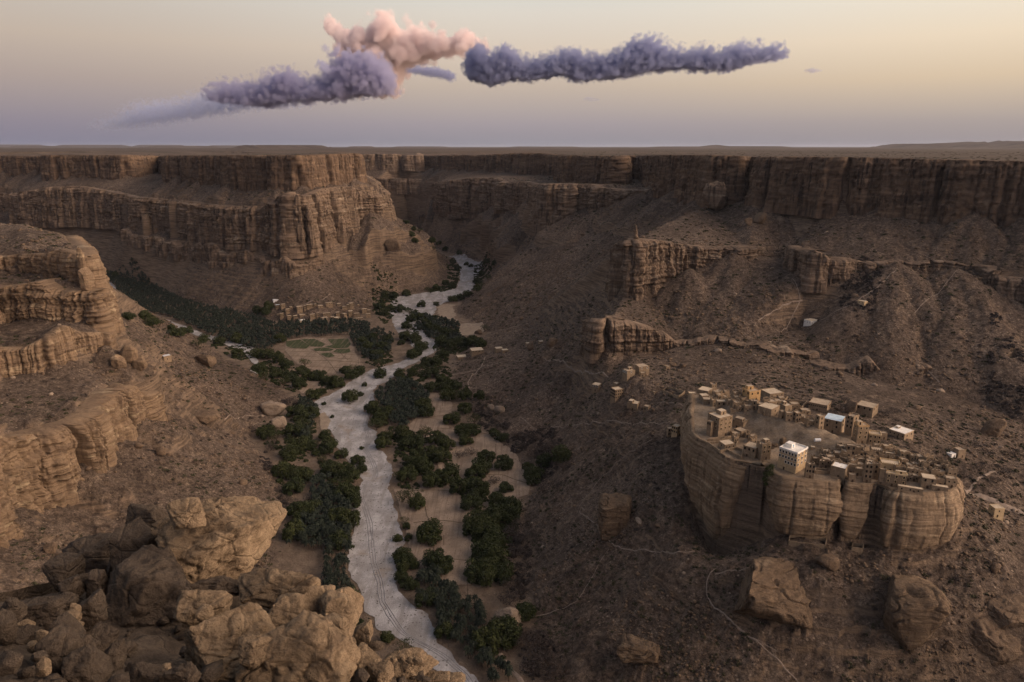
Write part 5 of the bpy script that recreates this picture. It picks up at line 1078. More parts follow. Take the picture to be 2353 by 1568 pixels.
for i, (x, y, zi, r) in list(enumerate(allp))[290:]:
    tv_, tf_, cv, cf = lp[i % 4]; a = rs.uniform(0, 6.28); s = rs.uniform(0.75, 1.2); Rm = np.array([[math.cos(a), -math.sin(a), 0], [math.sin(a), math.cos(a), 0], [0, 0, 1]]).T*s; base = np.array([x, y, PZ[i]])
    Vs.append(cv@Rm+base); Fs.append(np.array(cf)+off); off += len(cv); TVs.append(tv_@Rm+base); TFs.append(np.array(tf_)+toff); toff += len(tv_)
if Vs:
    g = tag(mesh_obj('palm_forest', np.vstack(Vs), np.vstack(Fs), M['palm_leaf']), 'far palms crowding the long grove under the mesa', 'palm grove', kind='stuff')
    mesh_obj('trunks', np.vstack(TVs), np.vstack(TFs), M['bark'], g)

# ------------------------------------------------------------------ low scrub on the slopes: dark dots
SHR = []
for k in range(3):
    V, F = shrub_mesh(120+k, 150, 0.17); SHR.append(mesh_obj('shrub', V, F, M['scrub_leaf' if k < 2 else 'dry_twigs']))
x, y, z, r, rs2 = slope_points(4200, 77, 250, 1100); m = in_frame(x, y, z) & (noise3(x/80, y/80, 9.0) > -0.1); x, y, z, r = x[m], y[m], z[m], r[m]
size = np.exp(rs2.normal(0.15, 0.35, len(x)))*(r/500)**0.4; order = np.argsort(-size/r); us = set()
for i, k in enumerate(order[:280]):
    v = i % 3; o = SHR[v] if v not in us else SHR[v].copy()
    if v in us: COL.objects.link(o)
    us.add(v); s = float(size[k]); o.location = (x[k], y[k], z[k]); o.rotation_euler = (0, 0, rs2.uniform(0, 6.28)); o.scale = (s, s, s*0.9)
    where = 'the left slope' if x[k] < -60 and r[k] < 950 else ('the slope below the village rock' if r[k] < 430 else 'the right valley side')
    tag(o, ('dry brown' if v == 2 else 'dark olive')+' low shrub dotted on '+where, 'shrub', 'low shrubs on '+where)
SM = shrub_mesh(5, 26, 0.34); SMV, SMF = np.array(SM[0]), np.array(SM[1])
merged('scrub', 34000, 41, M['scrub_leaf'], 0.45, 1.9, -0.1, (SMV, SMF), zsc=0.9, sub=0.0)
merged('scrub', 9000, 42, M['dry_twigs'], 0.45, 1.7, -0.1, (SMV, SMF), zsc=0.9, sub=0.0)
merged('scrub', 2500, 43, M['scrub_leaf'], 0.5, 1.3, 0.05, (SMV, SMF), zsc=0.9, sub=0.0, keepz=(-2, 4), ns=30)
merged('scrub', 3000, 44, M['scrub_leaf'], 0.8, 1.6, -0.1, (SMV, SMF), zsc=0.7, sub=0.0, keepz=(262, 290), near=900, far=3300)

# thickets and undergrowth filling the gaps of the valley woods
def fill(name, polys, dens_, mat, smin, smax, seed, proto, zs=0.9):
    rs_ = np.random.RandomState(seed); X, Y = [], []
    for poly in polys:
        A2 = np.array([at_z(a, b, 1.0) for a, b in poly])[:, :2]; lo, hi = A2.min(0), A2.max(0); ar = 0.5*abs(np.dot(A2[:, 0], np.roll(A2[:, 1], 1))-np.dot(A2[:, 1], np.roll(A2[:, 0], 1))); n = int(ar*dens_*3)
        bx_ = (hi-lo).prod(); n = int(bx_*dens_); x = rs_.uniform(lo[0], hi[0], n); y = rs_.uniform(lo[1], hi[1], n); m = inpoly(x, y, A2) & (noise3(x/22, y/22, seed*1.0) > -0.12); X.append(x[m]); Y.append(y[m])
    x = np.concatenate(X); y = np.concatenate(Y); z = height(x, y); s = rs_.uniform(0, 1, len(x))**1.6*(smax-smin)+smin; Vp, Fp = proto; a = rs_.uniform(0, 6.28, len(x)); ca, sa = np.cos(a)[:, None], np.sin(a)[:, None]
    V = np.stack([(Vp[None, :, 0]*ca-Vp[None, :, 1]*sa)*s[:, None]+x[:, None], (Vp[None, :, 0]*sa+Vp[None, :, 1]*ca)*s[:, None]+y[:, None], Vp[None, :, 2]*s[:, None]*zs+z[:, None]], -1).reshape(-1, 3)
    F = (Fp[None]+(np.arange(len(x))*len(Vp))[:, None, None]).reshape(-1, 4); print(name, len(x)); return tag(mesh_obj(name, V, F, mat), kind='stuff')
BM_ = shrub_mesh(9, 120, 0.30); BMV, BMF = np.array(BM_[0]), np.array(BM_[1])
r5 = lambda l: [R5(a, b, 0)[:2] for a, b in l]
r6 = lambda l: [R6(a, b, 0)[:2] for a, b in l]
GREENS = [r5([(0,330),(120,230),(260,300),(400,290),(540,370),(640,420),(480,470),(330,480),(200,440),(60,400)]), r5([(780,130),(960,100),(1000,240),(900,300),(780,250)]), r5([(1290,120),(1450,130),(1600,140),(1500,200),(1380,230),(1400,330),(1420,450),(1280,490),(1180,420),(1000,420),(1060,330),(1250,230)]),
  r5([(850,560),(960,600),(1000,720),(900,780),(830,690)]), r5([(1000,760),(1230,740),(1420,880),(1380,1120),(1200,1160),(1040,1120),(1000,960)]), r5([(1440,1120),(1620,1080),(1660,1200),(1850,1250),(1760,1420),(1700,1568),(1560,1520),(1530,1380),(1480,1250)]),
  r5([(60,700),(330,600),(470,560),(450,780),(420,950),(300,960),(100,830)]), r5([(160,980),(420,1020),(400,1150),(260,1200),(170,1080)]), r5([(490,740),(570,830),(590,960),(760,1080),(760,1210),(640,1240),(540,1120),(480,960)]), r5([(260,1260),(560,1200),(740,1370),(700,1568),(280,1568)]),
  r6([(1100,260),(1400,130),(1540,160),(1480,300),(1420,640),(1300,700),(1150,640)]), r6([(1180,1000),(1480,1060),(1500,1250),(1300,1260)]), r6([(560,380),(720,450),(760,700),(640,720),(570,560)]), [R2(a, b, 0)[:2] for a, b in [(480,1120),(640,1110),(640,1240),(560,1320),(480,1240)]], [R2(a, b, 0)[:2] for a, b in [(700,1200),(1040,1310),(1060,1400),(1200,1450),(1000,1500),(900,1440),(800,1370),(700,1420)]],
  [R2(a, b, 0)[:2] for a, b in [(960,900),(1060,940),(1030,1080),(880,1120),(820,1110),(980,1050)]], [R2(a, b, 0)[:2] for a, b in [(1150,930),(1290,900),(1260,1050),(1150,1090)]], [R1(a, b, 0)[:2] for a, b in [(900,1280),(1120,1340),(1080,1380),(940,1330)]], [R1(a, b, 0)[:2] for a, b in [(1300,1410),(1640,1440),(1760,1540),(1560,1560),(1400,1470)]]]
fill('undergrowth', GREENS, 0.085, M['thorn_leaf'], 0.9, 3.1, 7, (BMV, BMF), 1.1)
BROWNS = [r6([(1440,260),(1600,300),(1640,560),(1560,800),(1420,860),(1400,640)]), r6([(1500,1060),(1700,1060),(1900,1350),(1900,1431),(1560,1431)]), r5([(1600,560),(1720,700),(1900,780),(2120,880),(2200,1040),(2100,1180),(1980,1100),(1830,900),(1640,740),(1540,650)]), [(1880,905),(1960,915),(1985,950),(1960,990),(1900,960)], [(2220,1000),(2310,1040),(2353,1090),(2300,1130),(2230,1090)], r5([(200,540),(360,560),(300,620),(240,600)]), r5([(100,870),(240,1240),(320,1290),(240,1320),(60,1000)])]
fill('dry_thicket', BROWNS, 0.10, M['dry_twigs'], 0.9, 2.9, 8, (BMV, BMF), 1.0)
# ------------------------------------------------------------------ mud houses
def mudmat(name, c0, c1, spots=0.5, sc=1.0):
    m, t, b = newmat(name, 1.0); q = NB(t); P = q.pos()
    oi = q.n('ShaderNodeObjectInfo'); a = q.noise(P, 0.5*sc, 5, 0.65); f = q.noise(P, 2.6*sc, 4, 0.7); st = q.noise(q.pos(1.4, 1.4, 0.2), 1, 4, 0.6)
    col = q.mix(q.rng(a, 0.35, 0.65), c0, c1); col = q.mix(q.rng(st, 0.5, 0.66, 0, spots), col, (c0[0]*0.55, c0[1]*0.55, c0[2]*0.55))
    cr = q.noise(q.pos(0.3, 0.3, 3.2), 1, 2, 0.5); col = q.mix(q.rng(cr, 0.5, 0.6, 0, 0.35), col, (c0[0]*0.7, c0[1]*0.7, c0[2]*0.7))
    col = q.mix(q.rng(f, 0.3, 0.7), q.mix(1.0, col, (0.75, 0.74, 0.73), 'MULTIPLY'), q.mix(1.0, col, (1.15, 1.14, 1.12), 'MULTIPLY'))
    q.l(col, b.inputs['Base Color']); q.l(q.bump(f, 0.5, 0.15), b.inputs['Normal']); M[name] = m
mudmat('mud', (0.23, 0.172, 0.118), (0.33, 0.25, 0.17)); mudmat('mud_dark', (0.165, 0.125, 0.088), (0.25, 0.19, 0.132)); mudmat('mud_orange', (0.42, 0.27, 0.13), (0.52, 0.35, 0.18), 0.3)
mudmat('cream', (0.50, 0.38, 0.23), (0.60, 0.46, 0.29), 0.2); mudmat('roof_earth', (0.36, 0.29, 0.215), (0.46, 0.375, 0.28), 0.3); mudmat('roof_pale', (0.46, 0.38, 0.28), (0.56, 0.47, 0.36), 0.2)
mudmat('limewash', (0.78, 0.75, 0.70), (0.86, 0.83, 0.78), 0.1); mudmat('blue_sheet', (0.42, 0.56, 0.68), (0.58, 0.68, 0.76), 0.2); mudmat('tan_plaster', (0.42, 0.31, 0.19), (0.52, 0.39, 0.24), 0.3)
for nm_, c_ in (('opening', (0.012, 0.010, 0.009)), ('window_lime', (0.62, 0.58, 0.52)), ('door_blue', (0.08, 0.22, 0.42)), ('door_wood', (0.07, 0.045, 0.03)), ('metal_white', (0.55, 0.56, 0.58)), ('pole_wood', (0.05, 0.04, 0.034)), ('blue_drum', (0.06, 0.2, 0.34))):
    m, t, b = newmat(nm_, 0.8); b.inputs['Base Color'].default_value = (*c_, 1); M[nm_] = m
def box(V, F, x0, x1, y0, y1, z0, z1, tap=0.0, jit=0.0, rs=None):
    k = len(V); cx, cy = (x0+x1)/2, (y0+y1)/2
    for z in (z0, z1):
        t_ = 1-tap if z == z1 else 1
        for (a, b_) in ((x0, y0), (x1, y0), (x1, y1), (x0, y1)):
            V.append((cx+(a-cx)*t_+(rs.uniform(-jit, jit) if rs else 0), cy+(b_-cy)*t_+(rs.uniform(-jit, jit) if rs else 0), z+((rs.uniform(-jit, jit)) if rs and z == z1 else 0)))
    F += [(k+3, k+2, k+1, k), (k+4, k+5, k+6, k+7), (k, k+1, k+5, k+4), (k+1, k+2, k+6, k+5), (k+2, k+3, k+7, k+6), (k+3, k, k+4, k+7)]
def put_win(root, side, u, z, w, h, sx, sy, framed=None, door=None, deep=0.03):
    """side: 'R' the wall facing local -y, 'L' the wall facing local -x; u along the wall from the near corner"""
    V, F = [], []; o = -0.02
    def bx(a0, a1, z0, z1, pr):
        if side == 'R': box(V, F, a0, a1, -pr, 0.25, z0, z1)
        else: box(V, F, -pr, 0.25, a0, a1, z0, z1)
    bx(u-w/2, u+w/2, z, z+h, deep)
    ob = mesh_obj('door' if door else 'window', V, F, M[door or 'opening'], root)
    if framed:
        V.clear(); F.clear(); t_ = 0.17
        bx(u-w/2-t_, u-w/2, z-t_, z+h+t_, deep+0.06); bx(u+w/2, u+w/2+t_, z-t_, z+h+t_, deep+0.06); bx(u-w/2, u+w/2, z+h, z+h+t_*1.3, deep+0.06); bx(u-w/2, u+w/2, z-t_, z, deep+0.06)
        fr = mesh_obj('frame', V, F, M[framed], ob)
    return ob
def house(px, py, Lq, Rq, Hq, label, wall='mud', roof='roof_earth', wins=(0, 0, 0), frame=None, cren=False, room=None, group=None, name='mud_house', seed=0, psi=None, cat='house', base=None, door=True, parapet=0.5, ruin=0.0, z=None, trim=None):
    """px, py: foot of the corner nearest the eye; Lq, Rq: widths of its left and right faces, Hq: its height, in picture units"""
    rs = np.random.RandomState(seed+17)
    p = hit(px, py) if z is None else at_z(px, py, z)
    if p is None: return None
    if z is not None: p = p.copy()
    dep = p[1]*_cp+(ZC-p[2])*_sp; sc = dep/FX; al = math.atan2(p[0], p[1]); cosd = math.cos(math.atan2(ZC-p[2], np.hypot(p[0], p[1])))
    if psi is None: psi = min(max(math.atan2(Lq/0.9, max(Rq, 1)), R(10)), R(80))
    a = min(max(Lq*sc/math.sin(psi), 2.6), 18.0); b_ = min(max(Rq*sc/math.cos(psi), 2.6), 18.0); H = Hq*sc/cosd
    root = empty(name, (p[0], p[1], p[2]), -al+psi)
    # local frame: near corner at the origin, house extends to +x (right face) and +y (left face)
    V, F = [], []; dn = 3.0
    box(V, F, 0, b_, 0, a, -dn, H, tap=0.03+0.02*rs.uniform(), jit=0.12, rs=rs); w_ = mesh_obj('wall', V, F, M[wall], root)
    t_ = 0.35; V, F = [], []
    ph = parapet
    if ruin:
        # broken upper walls
        for (x0, x1, y0, y1) in ((0.1, b_-0.1, 0.1, 0.5), (0.1, 0.5, 0.5, a-0.1), (b_-0.5, b_-0.1, 0.5, a-0.1), (0.5, b_-0.5, a-0.5, a-0.1)):
            n_ = 4
            for i in range(n_):
                hh = H+rs.uniform(0.0, ruin)
                if x1-x0 > y1-y0: box(V, F, x0+(x1-x0)*i/n_, x0+(x1-x0)*(i+1)/n_-0.02, y0, y1, H-0.1, hh)
                else: box(V, F, x0, x1, y0+(y1-y0)*i/n_, y0+(y1-y0)*(i+1)/n_-0.02, H-0.1, hh)
        mesh_obj('broken_parapet', V, F, M[wall], root)
    elif ph:
        pm_ = trim or wall
        box(V, F, 0.06, b_-0.06, 0.06, t_, H-0.06, H+ph); box(V, F, 0.06, b_-0.06, a-t_, a-0.06, H-0.06, H+ph); box(V, F, 0.06, t_, t_, a-t_, H-0.06, H+ph); box(V, F, b_-t_, b_-0.06, t_, a-t_, H-0.06, H+ph)
        if cren:
            for i in range(int(b_/1.1)+1): box(V, F, 0.1+i*1.1*(b_-0.7)/(int(b_/1.1)*1.1+0.01), 0.55+i*1.1*(b_-0.7)/(int(b_/1.1)*1.1+0.01), 0.08, t_-0.03, H+ph-0.02, H+ph+0.5)
            for i in range(1, int(a/1.1)+1): box(V, F, 0.08, t_-0.03, i*1.1, min(i*1.1+0.5, a-0.1), H+ph-0.02, H+ph+0.5)
        mesh_obj('parapet', V, F, M[pm_], root)
    V, F = [], []; box(V, F, t_+0.01, b_-t_-0.01, t_+0.01, a-t_-0.01, H-0.1, H+0.12); rf = mesh_obj('roof', V, F, M[roof], root)
    if room:
        fx, fy, sx, sy, hh, mt = room; V, F = [], []; x0, y0 = t_+fx*(b_-2*t_), t_+fy*(a-2*t_); x1, y1 = min(x0+sx*b_, b_-0.1), min(y0+sy*a, a-0.1)
        box(V, F, x0, x1, y0, y1, H+0.1, H+hh, tap=0.02); rm = mesh_obj('roof_room', V, F, M[mt or wall], root)
        V, F = [], []; box(V, F, x0+0.15, x1-0.15, y0+0.15, y1-0.15, H+hh-0.05, H+hh+0.12); mesh_obj('roof', V, F, M[roof], rm)
        V, F = [], []; m_ = (x0+x1)/2; box(V, F, m_-0.45, m_+0.45, y0-0.04, y0+0.3, H+0.15, H+min(hh-0.3, 1.9)); mesh_obj('door', V, F, M['door_blue' if frame == 'window_lime' and roof == 'limewash' else 'opening'], rm)
    rows, nL, nR = wins
    wh = 1.45 if H > 6 else 0.85; ww = 0.95 if H > 6 else 0.7
    for r_ in range(rows):
        zz = H-1.9-r_*2.9 if H > 5 else H*0.5
        if zz < 0.5: continue
        low = (rows > 2 and r_ == rows-1)
        for i in range(nL):
            if low and i > nL//2-0 and frame: 
                continue
            put_win(root, 'L', a*(i+0.5+rs.uniform(-.06, .06))/nL, zz, ww, wh, b_, a, frame)
        for i in range(nR): put_win(root, 'R', b_*(i+0.5+rs.uniform(-.06, .06))/nR, zz, ww, wh, b_, a, frame)
    if door and H > 2.2: put_win(root, 'R' if Rq > Lq*0.6 else 'L', (b_ if Rq > Lq*0.6 else a)*rs.uniform(0.35, 0.65), 0.1, 1.0, 1.8, b_, a, None, 'door_wood')
    tag(root, label, cat, group); return root
A_ = lambda X, Y: (1574.1+.12208*X, 884.7+.12208*Y)
B_ = lambda X, Y: (1815.3+.12208*X, 919.2+.12208*Y)
D_ = lambda X, Y: (1861.3+.14655*X, 999.6+.14655*Y)
E_ = lambda X, Y: (608.9+.12208*X, 672.1+.12208*Y)
F_ = lambda X, Y: (1332.8+.12208*X, 821.5+.12208*Y)
def H_(fn, k, X, Y, Lw, Rw, Hh, label, **kw):
    s = .14655 if fn is D_ else .12208; px, py = fn(X, Y); return house(px, py, Lw*s, Rw*s, Hh*s, label, **kw)
VG = 'mud houses on the village rock'
def village():
    h = lambda *a, **k: H_(a[0], 0, *a[1:], group=VG, **k)
    # left half of the rock
    h(A_,620,1000,225,235,350,'tall tan tower house with three rows of windows at the left end of the rock',wins=(3,2,3),frame='tan_plaster',room=(.45,.4,.4,.4,2.6,None),roof='roof_pale',seed=1)
    h(A_,470,985,75,60,270,'lower wing attached to the left of the tall tan tower house',seed=2,wins=(1,2,0))
    h(A_,1050,990,140,120,95,'small flat roofed house right of the tall tower house, with one dark doorway',seed=3)
    h(A_,1085,850,200,100,130,'two storey mud house behind the small one beside the tower house',seed=4,room=(.0,.1,.5,.7,2.0,None))
    h(A_,1235,1050,55,80,70,'tiny square hut with a pale roof in the middle of the village yard',roof='roof_pale',seed=5,parapet=0.15)
    h(A_,740,1245,122,185,108,'low house with a bright pale roof in front of the tall tower house',roof='roof_pale',parapet=0.2,wins=(1,1,3),seed=6)
    h(A_,1310,1405,230,110,185,'plain brown cube house at the cliff edge left of the white roofed house',seed=7,wins=(1,3,0))
    h(A_,1425,1425,112,165,275,'stepped tan house with a broken roof terrace beside the plain brown cube',seed=8,ruin=2.0,wins=(2,0,2),frame='tan_plaster',room=(.5,.35,.5,.5,2.2,None),roof='roof_pale')
    h(A_,2075,1681,335,170,370,'large four storey house, white roof, rows of white framed windows',wall='tan_plaster',roof='limewash',trim='limewash',wins=(3,6,3),frame='window_lime',room=(.35,.55,.35,.35,2.4,'limewash'),parapet=0.9,seed=9,cren=False)
    h(A_,430,215,200,80,85,'pale roofed house at the far left back of the village rock',roof='roof_pale',parapet=0.2,seed=10)
    h(A_,310,305,60,140,90,'low house with a pale roof in front of the far left back house',roof='roof_pale',parapet=0.2,seed=11)
    h(A_,340,365,30,175,80,'low brown house with a hole in its roof near the left rim',seed=12)
    h(A_,585,490,25,250,165,'wide tan house with two square openings above the bare slab of rock',wins=(1,0,3),seed=13,roof='roof_pale')
    h(A_,735,262,40,90,125,'narrow ruined house with one tall dark opening at the village back',ruin=1.5,seed=14)
    h(A_,1200,312,140,200,165,'bright orange plastered house with toothed parapets at the back of the village',wall='mud_orange',cren=True,room=(.2,.6,.5,.35,2.4,'mud_orange'),seed=15,wins=(1,2,2))
    h(A_,1590,300,190,250,115,'long low building with a big pale flat roof right behind the orange house',roof='roof_pale',seed=16,wins=(1,0,3))
    h(A_,1340,505,90,30,180,'slim square tower in front of the orange house',seed=17,wins=(2,1,0))
    h(A_,1370,500,30,260,130,'long plain house right of the slim square tower',seed=18)
    h(A_,1620,605,260,140,130,'pale roofed house on the upper edge of the bare rock swell',roof='roof_pale',parapet=0.25,seed=19,wins=(1,0,1))
    h(A_,1800,645,50,80,130,'narrow house right of the pale roofed one on the rock swell',seed=20)
    h(A_,1890,690,30,120,150,'tan house with a tall doorway, third along the top of the rock swell',seed=21,wins=(1,0,2))
    h(A_,2075,722,65,90,180,'small square tower fourth along the top of the rock swell',seed=22,roof='roof_pale',wins=(2,1,2))
    h(A_,2170,665,30,100,75,'low open fronted shed at the right end of the rock swell row',seed=23)
    h(A_,1880,522,120,120,110,'house with a dark doored roof room behind the rock swell row',room=(.2,.5,.35,.4,2.4,None),roof='roof_pale',seed=24)
    h(A_,1110,522,30,130,115,'two storey ruin left of the slim square tower',ruin=1.4,seed=25,wins=(1,0,2))
    h(A_,850,562,30,180,85,'low roofless ruin left of centre beside the bare rock',ruin=1.2,seed=26)
    h(A_,860,425,40,70,90,'small broken house with dark holes behind the low roofless ruin',ruin=1.5,seed=27)
    h(A_,1180,402,60,60,80,'small house wedged between the orange house and the slim tower',seed=28)
    h(A_,600,225,80,100,85,'plain house between the pale back roofs and the ruined narrow house',seed=29)
    h(A_,1020,440,70,60,80,'arched ruin with one round dark hole behind the bare rock',ruin=1.2,seed=30)
    # right half
    h(B_,530,560,80,90,235,'tall narrow house at the left of the blue roofed block',seed=31,wins=(2,1,1))
    h(B_,940,655,320,60,235,'big block house with a pale blue sheet over its roof',roof='blue_sheet',parapet=0.1,seed=32,wins=(2,2,1))
    h(B_,1150,705,120,90,370,'tallest stepped tower house of the village, right of the blue roof',seed=33,ruin=1.4,wins=(3,2,1),trim='tan_plaster')
    h(B_,1245,825,95,180,320,'tower house with toothed roof terraces joined to the tallest one',seed=34,cren=True,trim='mud_orange',wins=(3,1,2),frame='tan_plaster',room=(.05,.4,.45,.5,2.2,'tan_plaster'))
    h(B_,1465,832,35,210,180,'square house with a bright tan parapet beside the toothed tower house',seed=35,trim='cream',wins=(2,0,3),frame='tan_plaster',parapet=0.8)
    h(B_,1700,745,40,110,110,'low store house behind the bright parapet house',seed=36)
    h(B_,390,950,20,80,55,'tiny hut with a pale roof right of the white roofed house',roof='roof_pale',seed=37,parapet=0.1)
    h(B_,275,1470,15,155,260,'narrow four storey brown house right of the white roofed house',seed=38,wall='mud_dark',wins=(2,0,3),ruin=1.0)
    h(B_,385,1205,15,145,110,'ruin with dark openings behind the narrow brown house',ruin=1.5,seed=39,wall='mud_dark')
    h(B_,540,1312,15,100,160,'square ruin beside the open yard in the front of the village',ruin=1.2,seed=40,wall='mud_dark',wins=(1,0,1))
    h(D_,535,720,215,40,150,'house with a scalloped wall top and bright roof at the cliff edge',cren=False,roof='limewash',seed=41,parapet=0.7)
    h(D_,655,482,20,165,110,'flat roofed house in the middle of the crowded right half',seed=42)
    h(D_,690,640,20,115,105,'small house over the open shed at the cliff edge',seed=43)
    h(D_,830,748,20,110,285,'tall open fronted ruin with stacked dark openings at the cliff edge',seed=44,wins=(3,0,2),ruin=1.2,wall='mud_dark')
    h(D_,600,742,15,90,110,'small cube hut at the cliff edge right of the scalloped house',seed=45)
    h(D_,310,532,20,180,95,'flat house behind the scalloped house',seed=46)
    h(D_,590,612,10,110,140,'windowless house behind the small cube hut',seed=47)
    h(D_,510,592,10,70,120,'thin house squeezed behind the scalloped house',seed=48)
    h(D_,360,412,20,175,130,'dark ruin with many holes at the left of the crowded half',ruin=1.3,seed=49,wall='mud_dark',wins=(2,0,4))
    h(D_,410,282,25,130,95,'low ruin above the dark one with many holes',ruin=1.2,seed=50,wall='mud_dark')
    h(D_,545,375,15,140,205,'high plain tower block in the crowded right half',seed=51,wall='mud_dark',wins=(2,0,2))
    h(D_,690,382,15,80,180,'narrow block joined to the high plain tower block',seed=52,wall='mud_dark')
    h(D_,830,412,80,75,160,'collapsed house with a gaping dark breach',ruin=2.2,seed=53,wins=(1,1,1))
    h(D_,935,402,30,165,160,'dark house with a wavy wall top right of the collapsed one',cren=True,seed=54,wall='mud_dark')
    h(D_,1110,385,20,190,90,'walled prayer court with a pale floor at the right rear',roof='roof_pale',seed=55,parapet=1.0)
    h(D_,1095,560,35,275,105,'bright cream upper hall with spiked parapet, the prayer house',wall='cream',roof='roof_pale',cren=True,trim='cream',seed=56,wins=(1,0,2),parapet=0.8,cat='prayer house',name='prayer_house')
    h(D_,1155,795,15,300,195,'house with cream trimmed terrace in front of the prayer house',wall='mud_dark',roof='roof_pale',trim='cream',seed=57,wins=(2,0,3),frame='cream',parapet=0.7,room=(.45,.5,.5,.45,1.6,'cream'))
    h(D_,1060,782,10,90,235,'narrow dark house left of the cream trimmed one',seed=58,wall='mud_dark')
    h(D_,955,692,10,95,230,'tall narrow ruin with a round breach beside the narrow dark house',seed=59,wall='mud_dark',ruin=1.0,wins=(2,0,1))
    h(D_,1490,672,10,180,150,'round shouldered ruin right of the prayer house',ruin=1.8,seed=60,wins=(2,0,3))
    h(D_,1735,832,40,190,160,'cube house with a pale roof near the right end of the rock',roof='roof_pale',parapet=0.15,seed=61,wins=(1,1,2))
    h(D_,1365,882,10,345,80,'long low platform house along the cliff edge',seed=62,roof='roof_pale',parapet=0.15,wins=(1,0,3))
    h(D_,1895,872,15,225,80,'low pale roofed house at the right end of the cliff edge',roof='roof_pale',parapet=0.1,seed=63)
    h(D_,1790,492,110,50,80,'square hut with a broken roof on the far right rim',seed=64,roof='roof_pale')
    h(D_,1940,792,10,130,95,'broken house with a fallen roof near the right tip',ruin=2.0,seed=65)
    h(D_,2085,752,10,90,60,'heap of ruined walls at the right tip of the rock',ruin=2.4,seed=66)
    h(D_,2205,792,10,80,60,'last crumbling ruin at the right tip',ruin=2.6,seed=67)
    h(D_,1450,472,10,80,60,'low store behind the prayer court',seed=68)
    h(D_,1320,402,10,110,65,'long low store along the rear rim by the prayer court',seed=69)
    h(D_,1850,640,10,150,60,'collapsed ruin behind the pale roofed cube house',ruin=2.4,seed=70)
    h(D_,2000,560,10,160,40,'rubble filled ruin along the rear right rim',ruin=2.0,seed=71)
village()
_fr = np.random.RandomState(44)
for k, (X, Y) in enumerate([(450,470),(620,560),(720,560),(770,480),(870,560),(900,520),(990,560),(1010,470),(980,640),(450,650),(480,420),(600,430),(700,300),(880,470),(1230,330),(1330,340),(1400,420),(1560,470),(1600,560),(1690,560),(1760,600),(1850,560),(1930,620),(2010,680),(2060,640),(2140,700),(1560,640),(1500,560),(1420,500),(280,400),(200,380),(250,480),(180,520),(150,430),(350,560),(1010,380),(1060,460),(980,310),(1160,300),(1220,480),(1360,640),(1440,720),(1540,720),(1640,690),(1720,690),(1990,800),(2120,830),(1880,700),(1960,560),(1800,520),(1650,480),(760,400),(700,470)]):
    H_(D_, 0, X, Y+_fr.uniform(-6, 6), _fr.uniform(15, 70), _fr.uniform(80, 150), _fr.uniform(75, 150), 'small mud ruin packed into the crowded right half of the village', wall='mud' if k % 3 else 'mud_dark', ruin=_fr.choice([0.8, 1.6, 2.2]), seed=500+k, wins=(1, 0, 2), group='small ruins packed in the crowded right half')
for k, (X, Y) in enumerate([(920,330),(960,400),(1060,360),(900,470),(960,500),(1000,520),(660,330),(700,380),(560,250),(800,420),(1260,420),(1480,420),(1560,450),(1980,470),(1700,430),(1240,1090),(1250,1130),(500,130),(620,330),(520,420),(440,300),(920,250),(1000,290),(1420,560),(1480,600),(1980,600),(2200,560),(2240,740),(2290,800),(1680,350),(1760,380),(1520,420),(880,1000),(920,1100),(1140,1010)]):
    H_(A_, 0, X, Y+_fr.uniform(-6, 6), _fr.uniform(30, 80), _fr.uniform(80, 160), _fr.uniform(60, 130), 'small mud ruin among the houses in the left half of the village', wall='mud', ruin=_fr.choice([0.8, 1.6, 2.2]), seed=560+k, wins=(1, 0, 2), group='small ruins in the left half')
